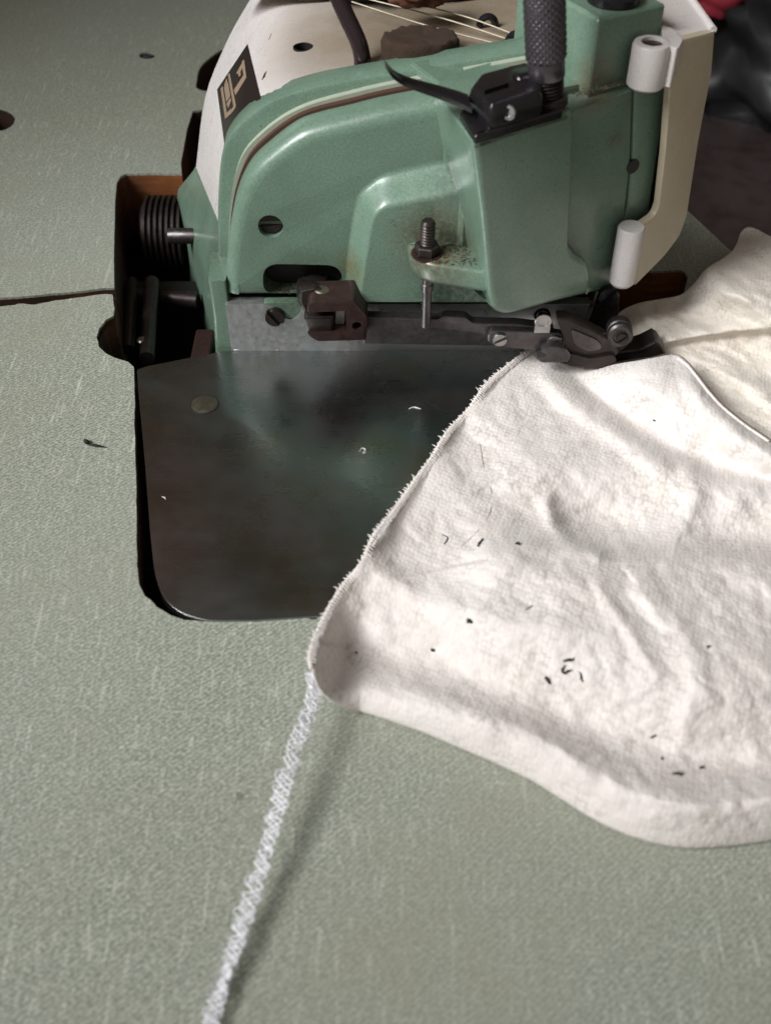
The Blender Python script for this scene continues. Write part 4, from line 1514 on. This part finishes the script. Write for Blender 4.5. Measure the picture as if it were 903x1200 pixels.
speck(775, 889, [(-1, -1), (1, 1)], 0.26, 'pin point dark speck just above the lint smudge', **C_)
hp_ = [(562, 520), (566, 545), (575, 575), (574, 600), (560, 622), (540, 640)]
speck(0, 0, hp_, 0.10, 'long thin grey hair lying curved on the upper left of the cloth', 'loose_hair', 'hair', CB, group=None, cat='hair')
# on the table and the plate
sd = MB()
for a, b, r in (((100, 516), (104, 520), 0.75), ((104, 519), (124, 524), 0.22), ((103, 521), (122, 524), 0.2)):
    sd.tube([PZ(*a, 0.5), PZ((a[0] + b[0]) / 2, (a[1] + b[1]) / 2, 0.7), PZ(*b, 0.35)], [r * 0.7, r, r * 0.5], 7)
tag(sd.build('winged_seed', M['lint'], None, angle=180, org=PZ(105, 519, 0)), 'dark winged seed like crumb lying on the green table left of the plate', 'crumb')
speck(425, 527, [(-4, 2), (-1, -2), (3, 0), (0, 4), (4, 3)], 0.12, 'tiny curled white thread scrap on the dark steel plate', 'thread_scrap', 'thread', z=0.6, group=None, cat='thread')
speck(486, 478, [(-7, 1), (-2, -1), (3, 0), (7, 1)], 0.13, 'flat white lint scrap on the dark steel plate near the cloth', 'thread_scrap', 'thread', z=0.6, group=None, cat='thread')
speck(192, 583, [(-2, -1), (1, 0), (2, 2)], 0.12, 'tiny pale lint scrap on the left edge of the steel plate', 'thread_scrap', 'thread', z=0.6, group=None, cat='thread')

# white fluff along the plate joint
speck(300, 409, [(-26, 1), (-8, 0), (2, -2), (18, 0), (26, 1)], 0.25, 'thin white fluff line where the steel strip meets the plate', 'thread_scrap', 'thread', z=0.7, group=None, cat='thread')

# threads running over the shell
for i, (a, b, c_, lab) in enumerate((((420, -4), (520, 22), (598, 47), 'nearest pale thread stretched over the white shell'),
                                     ((412, 2), (500, 30), (585, 52), 'lowest pale thread slanting over the white shell'),
                                     ((440, -6), (540, 18), (612, 44), 'farthest pale thread stretched over the white shell'))):
    pp = [PZ(*a, 83), PZ(*b, 82.2), PZ(*c_, 80.6)]
    m = MB().tube(spline(pp, 8), 0.22, 6)
    tag(m.build('sewing_thread', M['cream'], None, angle=180, org=pp[1]), lab, 'thread', 'threads crossing the shell top')

# ================================================================== BACKGROUND CLUTTER
bench = thing('side_bench', (230, 260, -740), 'dark varnished wooden bench below and behind the right table edge', 'bench')
bt = MB()
edge_b = edge_r0 + Vector((6, 2))
bp_ = [edge_r0 + Vector((3, 0)) - edge_dir * 300, Vector((600, -250)), Vector((600, 900)), edge_r0 + Vector((3, 0)) + edge_dir * 520]
bt.profile([Vector((p.x, p.y)) for p in bp_], xy, [(0, -120), (0, -101), (1, -100)])
bt.build('bench_top', M['varnish'], bench, 0.8)
for x_, y_ in ((560, -180), (560, 820), (260, -150), (100, 700)):
    MB().box((x_, y_, -426), (50, 50, 612)).build('leg', M['varnish'], bench, 2)


def lump(name, c, size, seed, mat, label, cat, amp=0.25, flat=0.0):
    m = MB()
    rows = []
    for i in range(1, 24):
        th_ = math.pi * i / 24
        row = []
        for j in range(48):
            ph = 2 * math.pi * j / 48
            d = Vector((math.sin(th_) * math.cos(ph), math.sin(th_) * math.sin(ph), math.cos(th_)))
            r_ = 1 + amp * noise.fractal(d * 1.6 + Vector((seed, 0, 0)), 0.9, 2.0, 4)
            q_ = Vector((d.x * size[0], d.y * size[1], max(d.z, -0.55) * size[2])) * r_
            row.append(Vector(c) + q_)
        rows.append(row)
    m.loft(rows)
    ob = m.build(name, M[mat], None, angle=180, org=(c[0], c[1], c[2] - size[2] * 0.55))
    return tag(ob, label, cat)


lump('plastic_bag', PZ(905, 30, -70), (70, 90, 55), 3.0, 'bag', 'crumpled black plastic bag on the dark bench at the far right', 'bag', 0.45)
lump('red_rag', PZ(838, -8, -40), (26, 18, 16), 8.0, 'red', 'small crumpled red rag behind the white guard', 'rag', 0.4)
bpile = lump('dark_rag', PZ(470, -34, 84), (30, 14, 8), 12.0, 'bag', 'dark rag lying at the back of the machine top', 'rag', 0.4)
lump('rust_rag', PZ(487, -8, 88), (8, 5, 4), 15.0, 'rust', 'small rusty red scrap on the dark rag behind the machine', 'rag', 0.4)
clean_org()
